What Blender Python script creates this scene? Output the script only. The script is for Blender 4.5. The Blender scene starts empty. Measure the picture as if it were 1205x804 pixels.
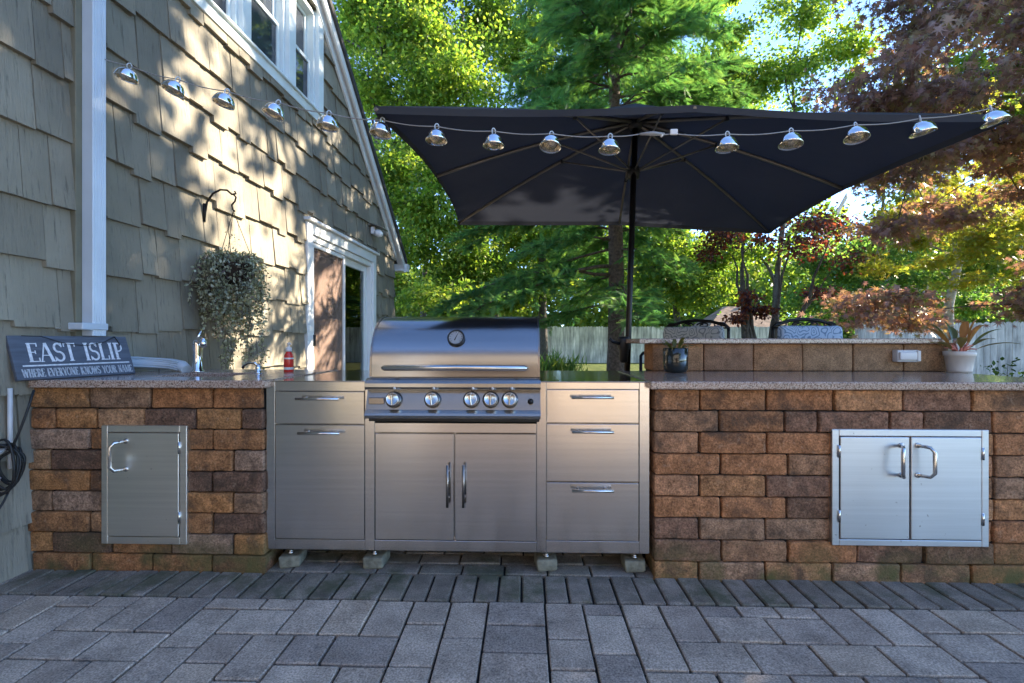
import bpy, math, random
import numpy as np
from mathutils import Vector, Matrix, noise as mnoise
R = math.radians
random.seed(7); rng = np.random.default_rng(11)
sc = bpy.context.scene
COL = sc.collection

# ------------------------------------------------------------------ camera model
H, F, CX, CY = 1.07, 542.0, 602.5, 402.0
TH = R(1.6); S_, C_ = math.sin(TH), math.cos(TH)
def c2w(xc, zc): return (xc*C_ - zc*S_, xc*S_ + zc*C_)
def W(px, py, zc):                      # a point of the place, measured from the photo at depth zc
    x, y = c2w((px-CX)/F*zc, zc)
    return Vector((x, y, H + (CY-py)*zc/F))
def FX(px, Y):                          # world X of a photo column on the plane y = Y
    u = (px-CX)/F
    return (u*C_ - S_)*Y/(C_ + u*S_)
def FZ(px, py, Y):
    X = FX(px, Y); zc = -S_*X + C_*Y
    return H + (CY-py)*zc/F

cam_d = bpy.data.cameras.new('camera'); cam = bpy.data.objects.new('camera', cam_d); COL.objects.link(cam)
cam.location = (0, 0, H); cam.rotation_euler = (R(90), 0, TH)
cam_d.sensor_width = 36; cam_d.lens = F/1205*36; cam_d.clip_start = .02; cam_d.clip_end = 2000
sc.camera = cam

# ------------------------------------------------------------------ light
SUN_AZ, SUN_EL = R(22), R(31)           # azimuth from +X towards +Y
sdir = Vector((math.cos(SUN_EL)*math.cos(SUN_AZ), math.cos(SUN_EL)*math.sin(SUN_AZ), math.sin(SUN_EL)))
sl = bpy.data.lights.new('sun', 'SUN'); sl.energy = 2.6; sl.angle = R(.5); sl.color = (1, .87, .68)
so = bpy.data.objects.new('sun', sl); COL.objects.link(so)
so.rotation_euler = sdir.to_track_quat('Z', 'Y').to_euler()
w = bpy.data.worlds.new('World'); sc.world = w; w.use_nodes = True
nt = w.node_tree; nt.nodes.clear()
sky = nt.nodes.new('ShaderNodeTexSky'); sky.sky_type = 'NISHITA'; sky.sun_disc = False
sky.sun_elevation = SUN_EL; sky.sun_rotation = R(90) - SUN_AZ
sky.air_density = .65; sky.dust_density = 0.0; sky.ozone_density = 3.0; sky.altitude = 1500
bg = nt.nodes.new('ShaderNodeBackground'); bg.inputs[1].default_value = .09
wo = nt.nodes.new('ShaderNodeOutputWorld')
nt.links.new(sky.outputs[0], bg.inputs[0]); nt.links.new(bg.outputs[0], wo.inputs[0])
vs = sc.view_settings; vs.view_transform = 'Standard'; vs.look = 'None'; vs.gamma = 1; vs.exposure = 3.25

# ------------------------------------------------------------------ materials
class NB:
    def __init__(s, name):
        s.m = bpy.data.materials.new(name); s.m.use_nodes = True
        s.t = s.m.node_tree; s.t.nodes.clear()
        s.out = s.n('OutputMaterial'); s.tc = s.n('TexCoord')
    def n(s, typ, **kw):
        x = s.t.nodes.new('ShaderNode'+typ)
        for k, v in kw.items(): setattr(x, k, v)
        return x
    def l(s, a, b): s.t.links.new(a, b)
    def map(s, scale, src='Object'):
        m = s.n('Mapping'); m.inputs['Scale'].default_value = scale if isinstance(scale, (tuple, list)) else (scale,)*3
        s.l(s.tc.outputs[src], m.inputs[0]); return m.outputs[0]
    def noise(s, scale, detail=4, rough=.55, vec=None, dist=0):
        x = s.n('TexNoise'); x.inputs['Scale'].default_value = scale if not isinstance(scale, (tuple, list)) else 1
        x.inputs['Detail'].default_value = detail; x.inputs['Roughness'].default_value = rough; x.inputs['Distortion'].default_value = dist
        s.l(vec if vec is not None else s.map(scale if isinstance(scale, (tuple, list)) else 1), x.inputs['Vector']); return x
    def ramp(s, src, stops, interp='LINEAR'):
        r = s.n('ValToRGB'); cr = r.color_ramp; cr.interpolation = interp
        while len(cr.elements) < len(stops): cr.elements.new(1)
        for e, (p, c) in zip(cr.elements, stops):
            e.position = p; e.color = (*c, 1) if len(c) == 3 else c
        s.l(src, r.inputs[0]); return r.outputs[0]
    def mix(s, fac, a, b, mode='MIX'):
        x = s.n('Mix', data_type='RGBA', blend_type=mode)
        for i, v in ((0, fac), (6, a), (7, b)):
            if hasattr(v, 'links'): s.l(v, x.inputs[i])
            else: x.inputs[i].default_value = v if i == 0 else (*v, 1)
        return x.outputs[2]
    def rng(s, src, a, b, fa=0, fb=1):
        x = s.n('MapRange')
        for i, v in enumerate((fa, fb, a, b)): x.inputs[i+1].default_value = v
        s.l(src, x.inputs[0]); return x.outputs[0]
    def attr(s, name='rnd'): return s.n('Attribute', attribute_name=name).outputs['Fac']
    def bump(s, src, strength, dist=.01, normal=None):
        b = s.n('Bump'); b.inputs['Strength'].default_value = strength; b.inputs['Distance'].default_value = dist
        s.l(src, b.inputs['Height'])
        if normal: s.l(normal, b.inputs['Normal'])
        return b.outputs[0]
    def bsdf(s, col, rough=.6, metal=0, normal=None, spec=.5, coat=0, trans=0, ior=1.45, aniso=0):
        p = s.n('BsdfPrincipled')
        def put(k, v):
            if hasattr(v, 'links'): s.l(v, p.inputs[k])
            else: p.inputs[k].default_value = v
        put('Base Color', col if hasattr(col, 'links') else (*col, 1)); put('Roughness', rough); put('Metallic', metal)
        put('Specular IOR Level', spec); put('Coat Weight', coat); put('Transmission Weight', trans); put('IOR', ior)
        if normal is not None: s.l(normal, p.inputs['Normal'])
        if aniso:
            p.inputs['Anisotropic'].default_value = aniso; p.inputs['Anisotropic Rotation'].default_value = .25
            tg = s.n('Tangent', direction_type='UV_MAP'); s.l(tg.outputs[0], p.inputs['Tangent'])
        s.l(p.outputs[0], s.out.inputs[0]); return p

def simple(name, col, rough=.5, metal=0, var=.25, vscale=8, bump=0, bscale=60, bdist=.004, coat=0, spec=.5):
    b = NB(name); n1 = b.noise(vscale, 5)
    f = b.rng(n1.outputs[0], 1-var, 1+var, .3, .7)
    c = b.mix(1, col, f, 'MULTIPLY')
    nm = None
    if bump: nm = b.bump(b.noise(bscale, 4).outputs[0], bump, bdist)
    b.bsdf(c, rough, metal, nm, spec, coat); return b.m

def palette(name, cols, rough=.9, var=.35, vscale=14, spots=None, bump=.6, bscale=45, bdist=.006, moss=None, fine=160, dark=False):
    """per-piece colour from the rnd attribute, mottled by noise"""
    b = NB(name); n = len(cols)
    base = b.ramp(b.attr(), [(i/n, c) for i, c in enumerate(cols)], 'CONSTANT')
    n1 = b.noise(vscale, 6, .65); n2 = b.noise(fine, 3, .7)
    c = b.mix(1, base, b.rng(n1.outputs[0], 1-var, 1+var, .3, .7), 'MULTIPLY')
    c = b.mix(1, c, b.rng(n2.outputs[0], .42, 1.5, .3, .68), 'MULTIPLY')
    if dark:
        nd = b.noise(7, 6, .62, dist=.6); c = b.mix(b.rng(nd.outputs[0], 0, .75, .50, .66), c, (.075,.05,.035))
    if spots:
        n3 = b.noise(spots[1], 5, .7)
        c = b.mix(b.rng(n3.outputs[0], 0, spots[2], spots[3], spots[3]+.12), c, spots[0])
    if moss:
        n4 = b.noise(5, 4, .6); sep = b.n('SeparateXYZ'); b.l(b.tc.outputs['Object'], sep.inputs[0])
        g = b.rng(sep.outputs[2], 1, 0, moss[1], moss[2])
        mm = b.n('Math', operation='MULTIPLY'); b.l(g, mm.inputs[0]); b.l(b.rng(n4.outputs[0], 0, 1, .42, .62), mm.inputs[1])
        c = b.mix(mm.outputs[0], c, moss[0])
    nm = b.bump(b.noise(bscale, 6, .7).outputs[0], bump, bdist)
    nm = b.bump(n2.outputs[0], bump*.5, bdist*.3, nm)
    b.bsdf(c, rough, 0, nm, .3); return b.m

def steel(name, col, rough, aniso=.6, smudge=.12, grain=(1.5, 1.5, 95), specks=0):
    b = NB(name)
    g = b.noise(grain, 3, .6); n1 = b.noise((2.6, 2.6, 1.4), 3, .5)
    r = b.n('Math', operation='ADD'); r.inputs[0].default_value = 0
    b.l(b.rng(n1.outputs[0], rough-smudge*.5, rough+smudge*.5, .15, .85), r.inputs[1])
    c = b.mix(1, col, b.rng(g.outputs[0], .94, 1.05, .3, .7), 'MULTIPLY')
    if specks: c = b.mix(b.rng(b.noise(38, 2, .5).outputs[0], 0, specks, .70, .76), c, (.16,.14,.12))
    b.bsdf(c, r.outputs[0] if smudge else rough, 1, None, aniso=aniso); return b.m

def leafmat(name, cols, transl=.5, rough=.5, tcol=None, var=.3):
    b = NB(name); n = len(cols)
    base = b.ramp(b.attr(), [(i/max(n-1, 1), c) for i, c in enumerate(cols)])
    n1 = b.noise(.9, 3); c = b.mix(1, base, b.rng(n1.outputs[0], 1-var, 1+var, .3, .7), 'MULTIPLY')
    p = b.bsdf(c, rough, 0, None, .35)
    t = b.n('BsdfTranslucent')
    tc = b.mix(1, c, tcol or (1.4, 1.5, .7), 'MULTIPLY'); b.l(tc, t.inputs[0])
    ms = b.n('MixShader'); ms.inputs[0].default_value = transl
    b.l(p.outputs[0], ms.inputs[1]); b.l(t.outputs[0], ms.inputs[2]); b.l(ms.outputs[0], b.out.inputs[0])
    return b.m

M = {}
BR = dict(rough=.95, var=.45, vscale=24, spots=((.35,.25,.17), 30, .45, .58), moss=((.12,.11,.04), .02, .2), bump=1.0, bscale=80, bdist=.010, fine=120, dark=True)
M['brick'] = palette('tumbled_block', [(0.380,0.186,0.075), (0.311,0.146,0.063), (0.161,0.090,0.058), (0.415,0.225,0.115), (0.276,0.158,0.092), (0.346,0.152,0.063), (0.334,0.209,0.139), (0.207,0.101,0.052), (0.392,0.180,0.069)], **BR)
M['brick_right'] = palette('tumbled_block_right', [(0.402,0.188,0.081), (0.341,0.154,0.068), (0.184,0.099,0.059), (0.440,0.216,0.099), (0.330,0.171,0.090), (0.379,0.165,0.072), (0.341,0.194,0.113), (0.244,0.127,0.077), (0.415,0.198,0.099)], **BR)
M['core'] = simple('dark_mortar', (.014,.011,.009), .95, var=.4, vscale=20, bump=.5)
M['barblock'] = palette('bar_block', [(.30,.155,.075), (.27,.14,.07), (.25,.135,.075), (.29,.17,.09)], spots=((.2,.12,.07), 9, .5, .55), bump=.7, bdist=.004)
M['paver'] = palette('paver', [(0.425,0.351,0.282), (0.380,0.310,0.251), (0.460,0.382,0.308), (0.310,0.259,0.218), (0.414,0.339,0.270), (0.437,0.351,0.270), (0.391,0.322,0.260)], var=.3, vscale=7,
                     spots=((.085,.085,.085), 4.5, .55, .6), bump=.55, bscale=110, bdist=.003, fine=150)
M['soldier'] = palette('border_paver', [(.235,.198,.162), (.19,.162,.132), (.26,.22,.18), (.215,.185,.145)], var=.4, vscale=9,
                     spots=((.07,.08,.04), 3.2, .7, .5), bump=.55, bscale=110, bdist=.003, fine=230)
M['sand'] = simple('joint_sand', (.022,.021,.019), 1, var=.5, vscale=30, bump=.4)
M['steel'] = steel('brushed_steel', (.67,.635,.60), .21, aniso=.75, smudge=0)
M['steel_pale'] = steel('dull_steel', (.60,.61,.62), .38, aniso=.3, smudge=.12, specks=.7)
M['steel_olive'] = steel('satin_steel', (.78,.75,.68), .42, aniso=.3, specks=.4)
M['steel_top'] = steel('polished_steel_top', (.66,.62,.58), .13, aniso=.2, smudge=.06)
M['steel_hood'] = steel('hood_steel', (.31,.305,.31), .2, aniso=.5, grain=(1.5, 90, 90))
M['steel_dark'] = steel('dark_steel', (.30,.27,.25), .28, aniso=.5)
M['steel_panel'] = steel('panel_steel', (.33,.32,.31), .24, aniso=.3, smudge=0)
M['gunmetal'] = simple('gunmetal', (.16,.155,.15), .22, .9, var=.1)
M['chrome'] = simple('chrome', (.82,.82,.84), .07, 1, var=.05)
M['handle'] = simple('satin_handle', (.62,.60,.58), .2, 1, var=.08)
M['black_metal'] = simple('black_metal', (.018,.017,.017), .38, .6, var=.3)
M['black_plastic'] = simple('black_plastic', (.014,.014,.015), .45, var=.2)
M['rib'] = simple('bronze_rib', (.20,.185,.165), .4, .6, var=.2)
M['pole'] = simple('bronze_pole', (.022,.02,.019), .33, .7, var=.2)
M['rubber'] = simple('cable_rubber', (.012,.012,.012), .5, var=.2)
M['white'] = simple('white_paint', (.76,.77,.77), .4, var=.06, vscale=3, bump=.05)
M['trim'] = simple('window_trim', (.66,.72,.72), .45, var=.08, vscale=3, bump=.08, bscale=30)
M['alum'] = simple('white_aluminium', (.50,.565,.63), .35, var=.07, vscale=6)
M['olive'] = simple('olive_board', (.16,.15,.105), .7, var=.2, vscale=5, bump=.3)
M['roof'] = simple('asphalt_roof', (.05,.048,.046), .95, var=.4, vscale=14, bump=.6)
M['pot_white'] = simple('white_pot', (.66,.63,.59), .45, var=.06)
M['pot_dark'] = simple('dark_glazed_pot', (.012,.015,.014), .12, var=.3, coat=.6)
M['soil'] = simple('soil', (.03,.02,.014), 1, var=.5, vscale=60, bump=.8)
M['red_soap'] = simple('red_soap', (.65,.035,.02), .2, var=.08, coat=.5)
M['pale_plastic'] = simple('pale_plastic', (.7,.68,.66), .3, var=.04)
M['outlet'] = simple('outlet_grey', (.55,.55,.55), .3, var=.08)
M['tape'] = simple('silver_tape', (.6,.6,.6), .3, .6, var=.2)
M['dial'] = simple('dial_face', (.55,.57,.6), .3, var=.05)
M['bulb'] = simple('bulb_reflector', (.62,.52,.38), .18, .85, var=.3, vscale=70, bump=.6, bscale=90, bdist=.01)
M['wire'] = simple('clear_wire', (.28,.27,.26), .4, var=.1)
M['support'] = simple('mossy_block', (.21,.2,.15), .95, var=.4, vscale=25, bump=.9, bdist=.008)
M['bark'] = simple('bark', (.12,.085,.065), .95, var=.5, vscale=22, bump=1, bscale=30, bdist=.03)
M['bark_grey'] = simple('grey_bark', (.10,.085,.075), .9, var=.4, vscale=14, bump=.8, bscale=24, bdist=.02)
M['bark_pale'] = simple('pale_bark', (.34,.30,.27), .9, var=.45, vscale=9, bump=.7, bscale=18, bdist=.02)
M['fence_grey'] = None
M['interior'] = simple('room_wall', (.35,.27,.2), .9, var=.1)
M['dark_wood'] = simple('dark_wood', (.11,.075,.05), .4, var=.3)
M['cream'] = simple('cream_paint', (.5,.45,.36), .5, var=.1)

def wood_planks(name, col, scale=(10, 10, 1.2), var=.5):
    b = NB(name); g = b.noise(scale, 6, .65); n2 = b.noise(1.3, 4)
    c = b.mix(1, col, b.rng(g.outputs[0], 1-var, 1+var, .3, .7), 'MULTIPLY')
    c = b.mix(1, c, b.rng(n2.outputs[0], .75, 1.25, .3, .7), 'MULTIPLY')
    c = b.mix(1, c, b.rng(b.attr(), .75, 1.2), 'MULTIPLY')
    b.bsdf(c, .9, 0, b.bump(g.outputs[0], .5, .01), .2); return b.m
M['fence_grey'] = wood_planks('weathered_fence', (.58,.55,.53))
M['fence_cedar'] = wood_planks('cedar_fence', (.42,.25,.13))

def shake_mat():
    b = NB('painted_shakes')
    g = b.noise((60, 60, 2.0), 5, .7); g2 = b.noise((130, 130, 5), 3, .6); n2 = b.noise(2.2, 5, .6)
    c = b.mix(1, (.235,.209,.160), b.rng(b.attr(), .84, 1.14), 'MULTIPLY')
    c = b.mix(1, c, b.rng(n2.outputs[0], .8, 1.2, .3, .7), 'MULTIPLY')
    c = b.mix(b.rng(g.outputs[0], .8, 0, .30, .43), c, (.075,.07,.055))
    nm = b.bump(g.outputs[0], .75, .009); nm = b.bump(g2.outputs[0], .35, .003, nm)
    b.bsdf(c, .72, 0, nm, .3); return b.m
M['shake'] = shake_mat()

def granite():
    b = NB('granite')
    n1 = b.noise(140, 4, .7); v = b.n('TexVoronoi'); v.inputs['Scale'].default_value = 210; b.l(b.tc.outputs['Object'], v.inputs['Vector'])
    n2 = b.noise(55, 5, .7)
    c = b.ramp(n1.outputs[0], [(.30, (.05,.038,.032)), (.43, (.22,.14,.105)), (.52, (.42,.30,.24)), (.62, (.50,.40,.33)), (.72, (.30,.22,.18))])
    c = b.mix(b.rng(n2.outputs[0], .85, 0, .34, .44), c, (.035,.028,.025))
    sp = b.n('SeparateColor'); b.l(v.outputs['Color'], sp.inputs[0])
    c = b.mix(b.rng(sp.outputs[0], 0, .6, .82, .9), c, (.56,.48,.42))
    b.bsdf(c, .16, 0, b.bump(b.noise(7, 2).outputs[0], .02, .01), .5, coat=.25); return b.m
M['granite'] = granite()

def glass(name, tint=(.9,.95,.95), alpha=.25):
    b = NB(name)
    g = b.n('BsdfGlossy'); g.inputs['Roughness'].default_value = .015
    t = b.n('BsdfTransparent'); t.inputs[0].default_value = (*tint, 1)
    fr = b.n('Fresnel'); fr.inputs[0].default_value = 1.5
    m = b.n('MixShader'); b.l(fr.outputs[0], m.inputs[0]); b.l(t.outputs[0], m.inputs[1]); b.l(g.outputs[0], m.inputs[2])
    b.l(m.outputs[0], b.out.inputs[0]); return b.m
M['glass'] = glass('clear_pane')
b = NB('dark_pane'); b.bsdf((.035,.042,.055), .03, 0, b.bump(b.noise(1.2, 1).outputs[0], .03, .02), .7); M['dark_glass'] = b.m
b = NB('insect_screen')
d = b.n('BsdfDiffuse'); d.inputs[0].default_value = (.24,.17,.14,1); t = b.n('BsdfTransparent'); ms = b.n('MixShader'); ms.inputs[0].default_value = .62
b.l(t.outputs[0], ms.inputs[1]); b.l(d.outputs[0], ms.inputs[2]); b.l(ms.outputs[0], b.out.inputs[0]); M['screen'] = b.m
b = NB('lit_lampshade'); p = b.bsdf((.8,.65,.42), .8); p.inputs['Emission Color'].default_value = (1,.78,.45,1); p.inputs['Emission Strength'].default_value = .16; M['lampshade'] = b.m

def canopy_mat():
    b = NB('canopy_cloth'); wv = b.noise(320, 2); n2 = b.noise(1.6, 4)
    c = b.mix(1, (.050,.049,.054), b.rng(n2.outputs[0], .85, 1.15, .3, .7), 'MULTIPLY')
    p = b.bsdf(c, .85, 0, b.bump(b.noise(5, 3, .6, dist=.8).outputs[0], .35, .02, b.bump(wv.outputs[0], .12, .001)), .2)
    t = b.n('BsdfTranslucent'); t.inputs[0].default_value = (.046,.052,.072,1); ms = b.n('MixShader'); ms.inputs[0].default_value = .22
    b.l(p.outputs[0], ms.inputs[1]); b.l(t.outputs[0], ms.inputs[2]); b.l(ms.outputs[0], b.out.inputs[0]); return b.m
M['canopy'] = canopy_mat()

def cushion_mat(name, bgc, fgc):
    b = NB(name)
    wv = b.n('TexVoronoi'); wv.inputs['Scale'].default_value = 13
    nd = b.noise(6, 2); ad = b.n('MixRGB', blend_type='ADD'); ad.inputs[0].default_value = .12; b.l(b.tc.outputs['Object'], ad.inputs[1]); b.l(nd.outputs['Color'], ad.inputs[2]); b.l(ad.outputs[0], wv.inputs['Vector'])
    ml = b.n('Math', operation='MULTIPLY'); ml.inputs[1].default_value = 4.2; b.l(wv.outputs['Distance'], ml.inputs[0])
    fr = b.n('Math', operation='FRACT'); b.l(ml.outputs[0], fr.inputs[0])
    c = b.ramp(fr.outputs[0], [(.30, bgc), (.42, fgc), (.62, fgc), (.74, bgc)])
    b.bsdf(c, .9, 0, b.bump(b.noise(200, 2).outputs[0], .2, .002), .2); return b.m
M['cushion_blue'] = cushion_mat('scroll_fabric_blue', (.42,.52,.66), (.16,.24,.36))
M['cushion_grey'] = cushion_mat('scroll_fabric_grey', (.40,.42,.42), (.18,.20,.22))
def sign_mat():
    b = NB('sign_board'); g = b.noise((4, 4, 40), 5, .6)
    c = b.mix(1, (.085,.098,.125), b.rng(g.outputs[0], .75, 1.3, .3, .7), 'MULTIPLY')
    b.bsdf(c, .6, 0, b.bump(g.outputs[0], .15, .003), .3); return b.m
M['sign'] = sign_mat()
M['letter'] = simple('letter_paint', (.62,.63,.66), .7, var=.22, vscale=90)
M['letter_dim'] = simple('worn_letter_paint', (.38,.40,.43), .7, var=.35, vscale=120)
def lawn_mat():
    b = NB('lawn'); n = b.noise(2.5, 8, .7); n2 = b.noise(40, 4)
    c = b.ramp(n.outputs[0], [(.3, (.035,.05,.012)), (.5, (.07,.095,.022)), (.7, (.13,.13,.035))])
    c = b.mix(1, c, b.rng(n2.outputs[0], .6, 1.4, .3, .7), 'MULTIPLY')
    b.bsdf(c, 1, 0, b.bump(n2.outputs[0], 1, .05), .2); return b.m
M['lawn'] = lawn_mat()

M['lf_yellow'] = leafmat('yellow_green_leaves', [(.08,.155,.032), (.135,.225,.042), (.215,.285,.05), (.32,.35,.065)], .6)
M['lf_green'] = leafmat('mid_green_leaves', [(.08,.13,.03), (.12,.19,.035), (.18,.24,.04), (.26,.28,.05)], .58)
M['lf_bright'] = leafmat('bright_green_leaves', [(.08,.16,.05), (.12,.24,.07), (.18,.28,.075), (.28,.32,.07)], .55)
M['lf_maple'] = leafmat('purple_maple_leaves', [(.22,.14,.145), (.27,.175,.17), (.32,.235,.22), (.25,.25,.10), (.34,.20,.14), (.24,.18,.19)], .35, .36, (1.55, 1.15, .75))
M['lf_gold'] = leafmat('golden_maple_leaves', [(.22,.27,.055), (.34,.33,.055), (.40,.27,.05), (.28,.32,.065), (.2,.21,.07)], .55, .45)
M['lf_plum'] = leafmat('plum_leaves', [(.05,.028,.045), (.085,.04,.06), (.22,.06,.03), (.28,.10,.04), (.07,.035,.055)], .45, .45, (1.7, 1.2, .9))
M['lf_conifer'] = leafmat('conifer_needles', [(.06,.16,.075), (.095,.225,.09), (.14,.275,.10), (.21,.31,.10)], .5, .55)
M['lf_string'] = leafmat('silvery_trailing_leaves', [(.10,.11,.08), (.32,.345,.28), (.52,.54,.46), (.22,.24,.18), (.12,.08,.085)], .35, .5)
M['lf_pot'] = leafmat('pot_leaves', [(.08,.13,.04), (.20,.16,.05), (.46,.19,.08), (.58,.20,.11)], .3, .35)
M['lf_ground'] = leafmat('groundcover_leaves', [(.03,.06,.015), (.05,.10,.02), (.08,.13,.03)], .4)
M['stalk_pink'] = simple('pink_stalks', (.62,.22,.16), .5, var=.2)

# ------------------------------------------------------------------ mesh building
ORG = {}
def tag(o, label=None, cat=None, group=None, kind=None):
    if label: o['label'] = label
    if cat: o['category'] = cat
    if group: o['group'] = group
    if kind: o['kind'] = kind
    return o
def thing(name, loc, label, cat, group=None, rz=0):
    o = bpy.data.objects.new(name, None); COL.objects.link(o); o.empty_display_size = .1
    o.location = loc; o.rotation_euler = (0, 0, rz); ORG[o] = Vector(loc)
    return tag(o, label, cat, group)
def link(name, me, parent, shift=True, loc=None):
    o = bpy.data.objects.new(name, me); COL.objects.link(o)
    if parent is not None:
        o.parent = parent
        org = ORG.get(parent, Vector()) if shift else Vector()
        if shift and org.length: me.transform(Matrix.Translation(-org))
        ORG[o] = org
    if loc is not None: o.location = loc
    return o

class MB:
    def __init__(s): s.v = []; s.f = []; s.sm = []; s.mi = []; s.r = []; s.mat = 0; s.rnd = None; s.X = None
    def add(s, verts, faces, smooth=False):
        o = len(s.v)
        if s.X is not None: verts = [s.X @ Vector(p) for p in verts]
        s.v += [tuple(p) for p in verts]
        r = s.rnd if s.rnd is not None else random.random()
        for f in faces:
            s.f.append([i+o for i in f]); s.sm.append(smooth); s.mi.append(s.mat); s.r.append(r)
    def box(s, a, b, bev=0, seg=1, jit=0, smooth=None, nz=0, ns=9.0):
        """rounded box from corner a to corner b; seg extra spans; nz = surface roughness in metres"""
        a, b = Vector(a), Vector(b); lo = Vector(map(min, a, b)); hi = Vector(map(max, a, b))
        c = (lo+hi)/2; h = (hi-lo)/2
        if bev <= 0:
            vs = [(x, y, z) for x in (lo.x, hi.x) for y in (lo.y, hi.y) for z in (lo.z, hi.z)]
            s.add(vs, [(0,1,3,2), (4,6,7,5), (0,4,5,1), (2,3,7,6), (0,2,6,4), (1,5,7,3)]); return
        r = min(bev, *(x*.98 for x in h))
        def ticks(hh):
            n = max(1, int(round(2*hh/.05))) if seg > 1 else 1
            t = [-hh, -hh+r*.42] if seg > 1 else [-hh]
            core = [-hh+r + (2*hh-2*r)*i/n for i in range(n+1)]
            return t + core + ([hh-r*.42, hh] if seg > 1 else [hh])
        T = [ticks(x) for x in h]; idx = {}; vs = []; fs = []
        def vid(p):
            k = tuple(round(x, 6) for x in p)
            if k in idx: return idx[k]
            inn = Vector([max(-(hh-r), min(hh-r, x)) for x, hh in zip(p, h)])
            d = Vector(p)-inn; L = d.length
            q = inn + (d/L*r if L > 1e-9 else d)
            if seg == 1 and L > 1e-9:
                q = inn + Vector([max(-r, min(r, x)) for x in d])*(1 if sum(abs(x) > 1e-6 for x in d) == 1 else .62 if sum(abs(x) > 1e-6 for x in d) == 2 else .5)
            if nz:
                n = mnoise.noise_vector((q+c)*ns) ; n2 = mnoise.noise_vector((q+c)*ns*3.7)
                q = q + n*nz + n2*nz*.4
            idx[k] = len(vs); vs.append(q+c); return idx[k]
        for ax in range(3):
            u, v = (ax+1) % 3, (ax+2) % 3
            for sg in (-1, 1):
                for i in range(len(T[u])-1):
                    for j in range(len(T[v])-1):
                        q = []
                        for di, dj in ((0,0), (1,0), (1,1), (0,1)):
                            p = [0, 0, 0]; p[ax] = sg*h[ax]; p[u] = T[u][i+di]; p[v] = T[v][j+dj]; q.append(vid(p))
                        if sg < 0: q.reverse()
                        if len(set(q)) == 4: fs.append(q)
        if jit: vs = [p + Vector((random.uniform(-jit, jit), random.uniform(-jit, jit), random.uniform(-jit, jit))) for p in vs]
        s.add(vs, fs, seg > 1 if smooth is None else smooth)
    def tube(s, pts, r, n=8, cap=True, smooth=True, flat=None):
        pts = [Vector(p) for p in pts]; rs = r if isinstance(r, (list, tuple)) else [r]*len(pts)
        vs = []; fs = []; prev = None
        for i, p in enumerate(pts):
            d = (pts[min(i+1, len(pts)-1)] - pts[max(i-1, 0)]).normalized()
            if prev is None:
                a = Vector((0, 0, 1)) if abs(d.z) < .9 else Vector((1, 0, 0)); u = d.cross(a).normalized()
            else: u = (prev - d*prev.dot(d)).normalized()
            v = d.cross(u); prev = u
            for k in range(n):
                a = 2*math.pi*k/n
                vs.append(p + (u*math.cos(a) + v*math.sin(a)*(flat or 1))*rs[i])
        for i in range(len(pts)-1):
            for k in range(n):
                k2 = (k+1) % n; fs.append((i*n+k, i*n+k2, (i+1)*n+k2, (i+1)*n+k))
        s.add(vs, fs, smooth)
        if cap:
            o = len(s.v)-len(vs)
            for ring in (list(range(n-1, -1, -1)), [(len(pts)-1)*n+k for k in range(n)]):
                s.f.append([o+i for i in ring]); s.sm.append(False); s.mi.append(s.mat); s.r.append(s.r[-1])
    def lathe(s, prof, origin, axis=(0, 0, 1), n=24, smooth=True, caps=True):
        o = Vector(origin); d = Vector(axis).normalized()
        u = d.cross(Vector((0, 0, 1)) if abs(d.z) < .9 else Vector((1, 0, 0))).normalized(); v = d.cross(u)
        vs = []; fs = []
        for r, hh in prof:
            for k in range(n):
                a = 2*math.pi*k/n; vs.append(o + d*hh + (u*math.cos(a) + v*math.sin(a))*r)
        for i in range(len(prof)-1):
            for k in range(n):
                k2 = (k+1) % n; fs.append((i*n+k, i*n+k2, (i+1)*n+k2, (i+1)*n+k))
        s.add(vs, fs, smooth)
        if caps:
            b0 = len(s.v)-len(vs)
            for i, rev in ((0, True), (len(prof)-1, False)):
                if prof[i][0] > 1e-4:
                    ring = [b0+i*n+k for k in range(n)]
                    if rev: ring.reverse()
                    s.f.append(ring); s.sm.append(False); s.mi.append(s.mat); s.r.append(s.r[-1])
    def prism(s, poly, a, b, put):
        """poly of (p,q) extruded between a and b along the third axis; put(p,q,e)->xyz"""
        n = len(poly); vs = [put(p, q, a) for p, q in poly] + [put(p, q, b) for p, q in poly]
        fs = [list(range(n))[::-1], list(range(n, 2*n))] + [(i, (i+1) % n, n+(i+1) % n, n+i) for i in range(n)]
        s.add(vs, fs)
    def mesh(s, name, mats):
        me = bpy.data.meshes.new(name); me.from_pydata(s.v, [], s.f)
        for m in (mats if isinstance(mats, (list, tuple)) else [mats]): me.materials.append(m)
        me.polygons.foreach_set('use_smooth', s.sm); me.polygons.foreach_set('material_index', s.mi)
        at = me.attributes.new('rnd', 'FLOAT', 'FACE'); at.data.foreach_set('value', s.r)
        uv = me.uv_layers.new(name='UVMap'); co = np.array(s.v, 'f'); li = np.empty(len(me.loops), 'i'); me.loops.foreach_get('vertex_index', li)
        q = np.stack([co[li, 0]+co[li, 1]*.31, co[li, 2]+co[li, 1]*.53], 1); uv.data.foreach_set('uv', q.ravel())
        me.update(); return me
    def build(s, name, mats, parent=None, shift=True, recalc=True):
        me = s.mesh(name, mats)
        if recalc:
            import bmesh
            bm = bmesh.new(); bm.from_mesh(me); bmesh.ops.recalc_face_normals(bm, faces=bm.faces); bm.to_mesh(me); bm.free()
        return link(name, me, parent, shift)

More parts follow.
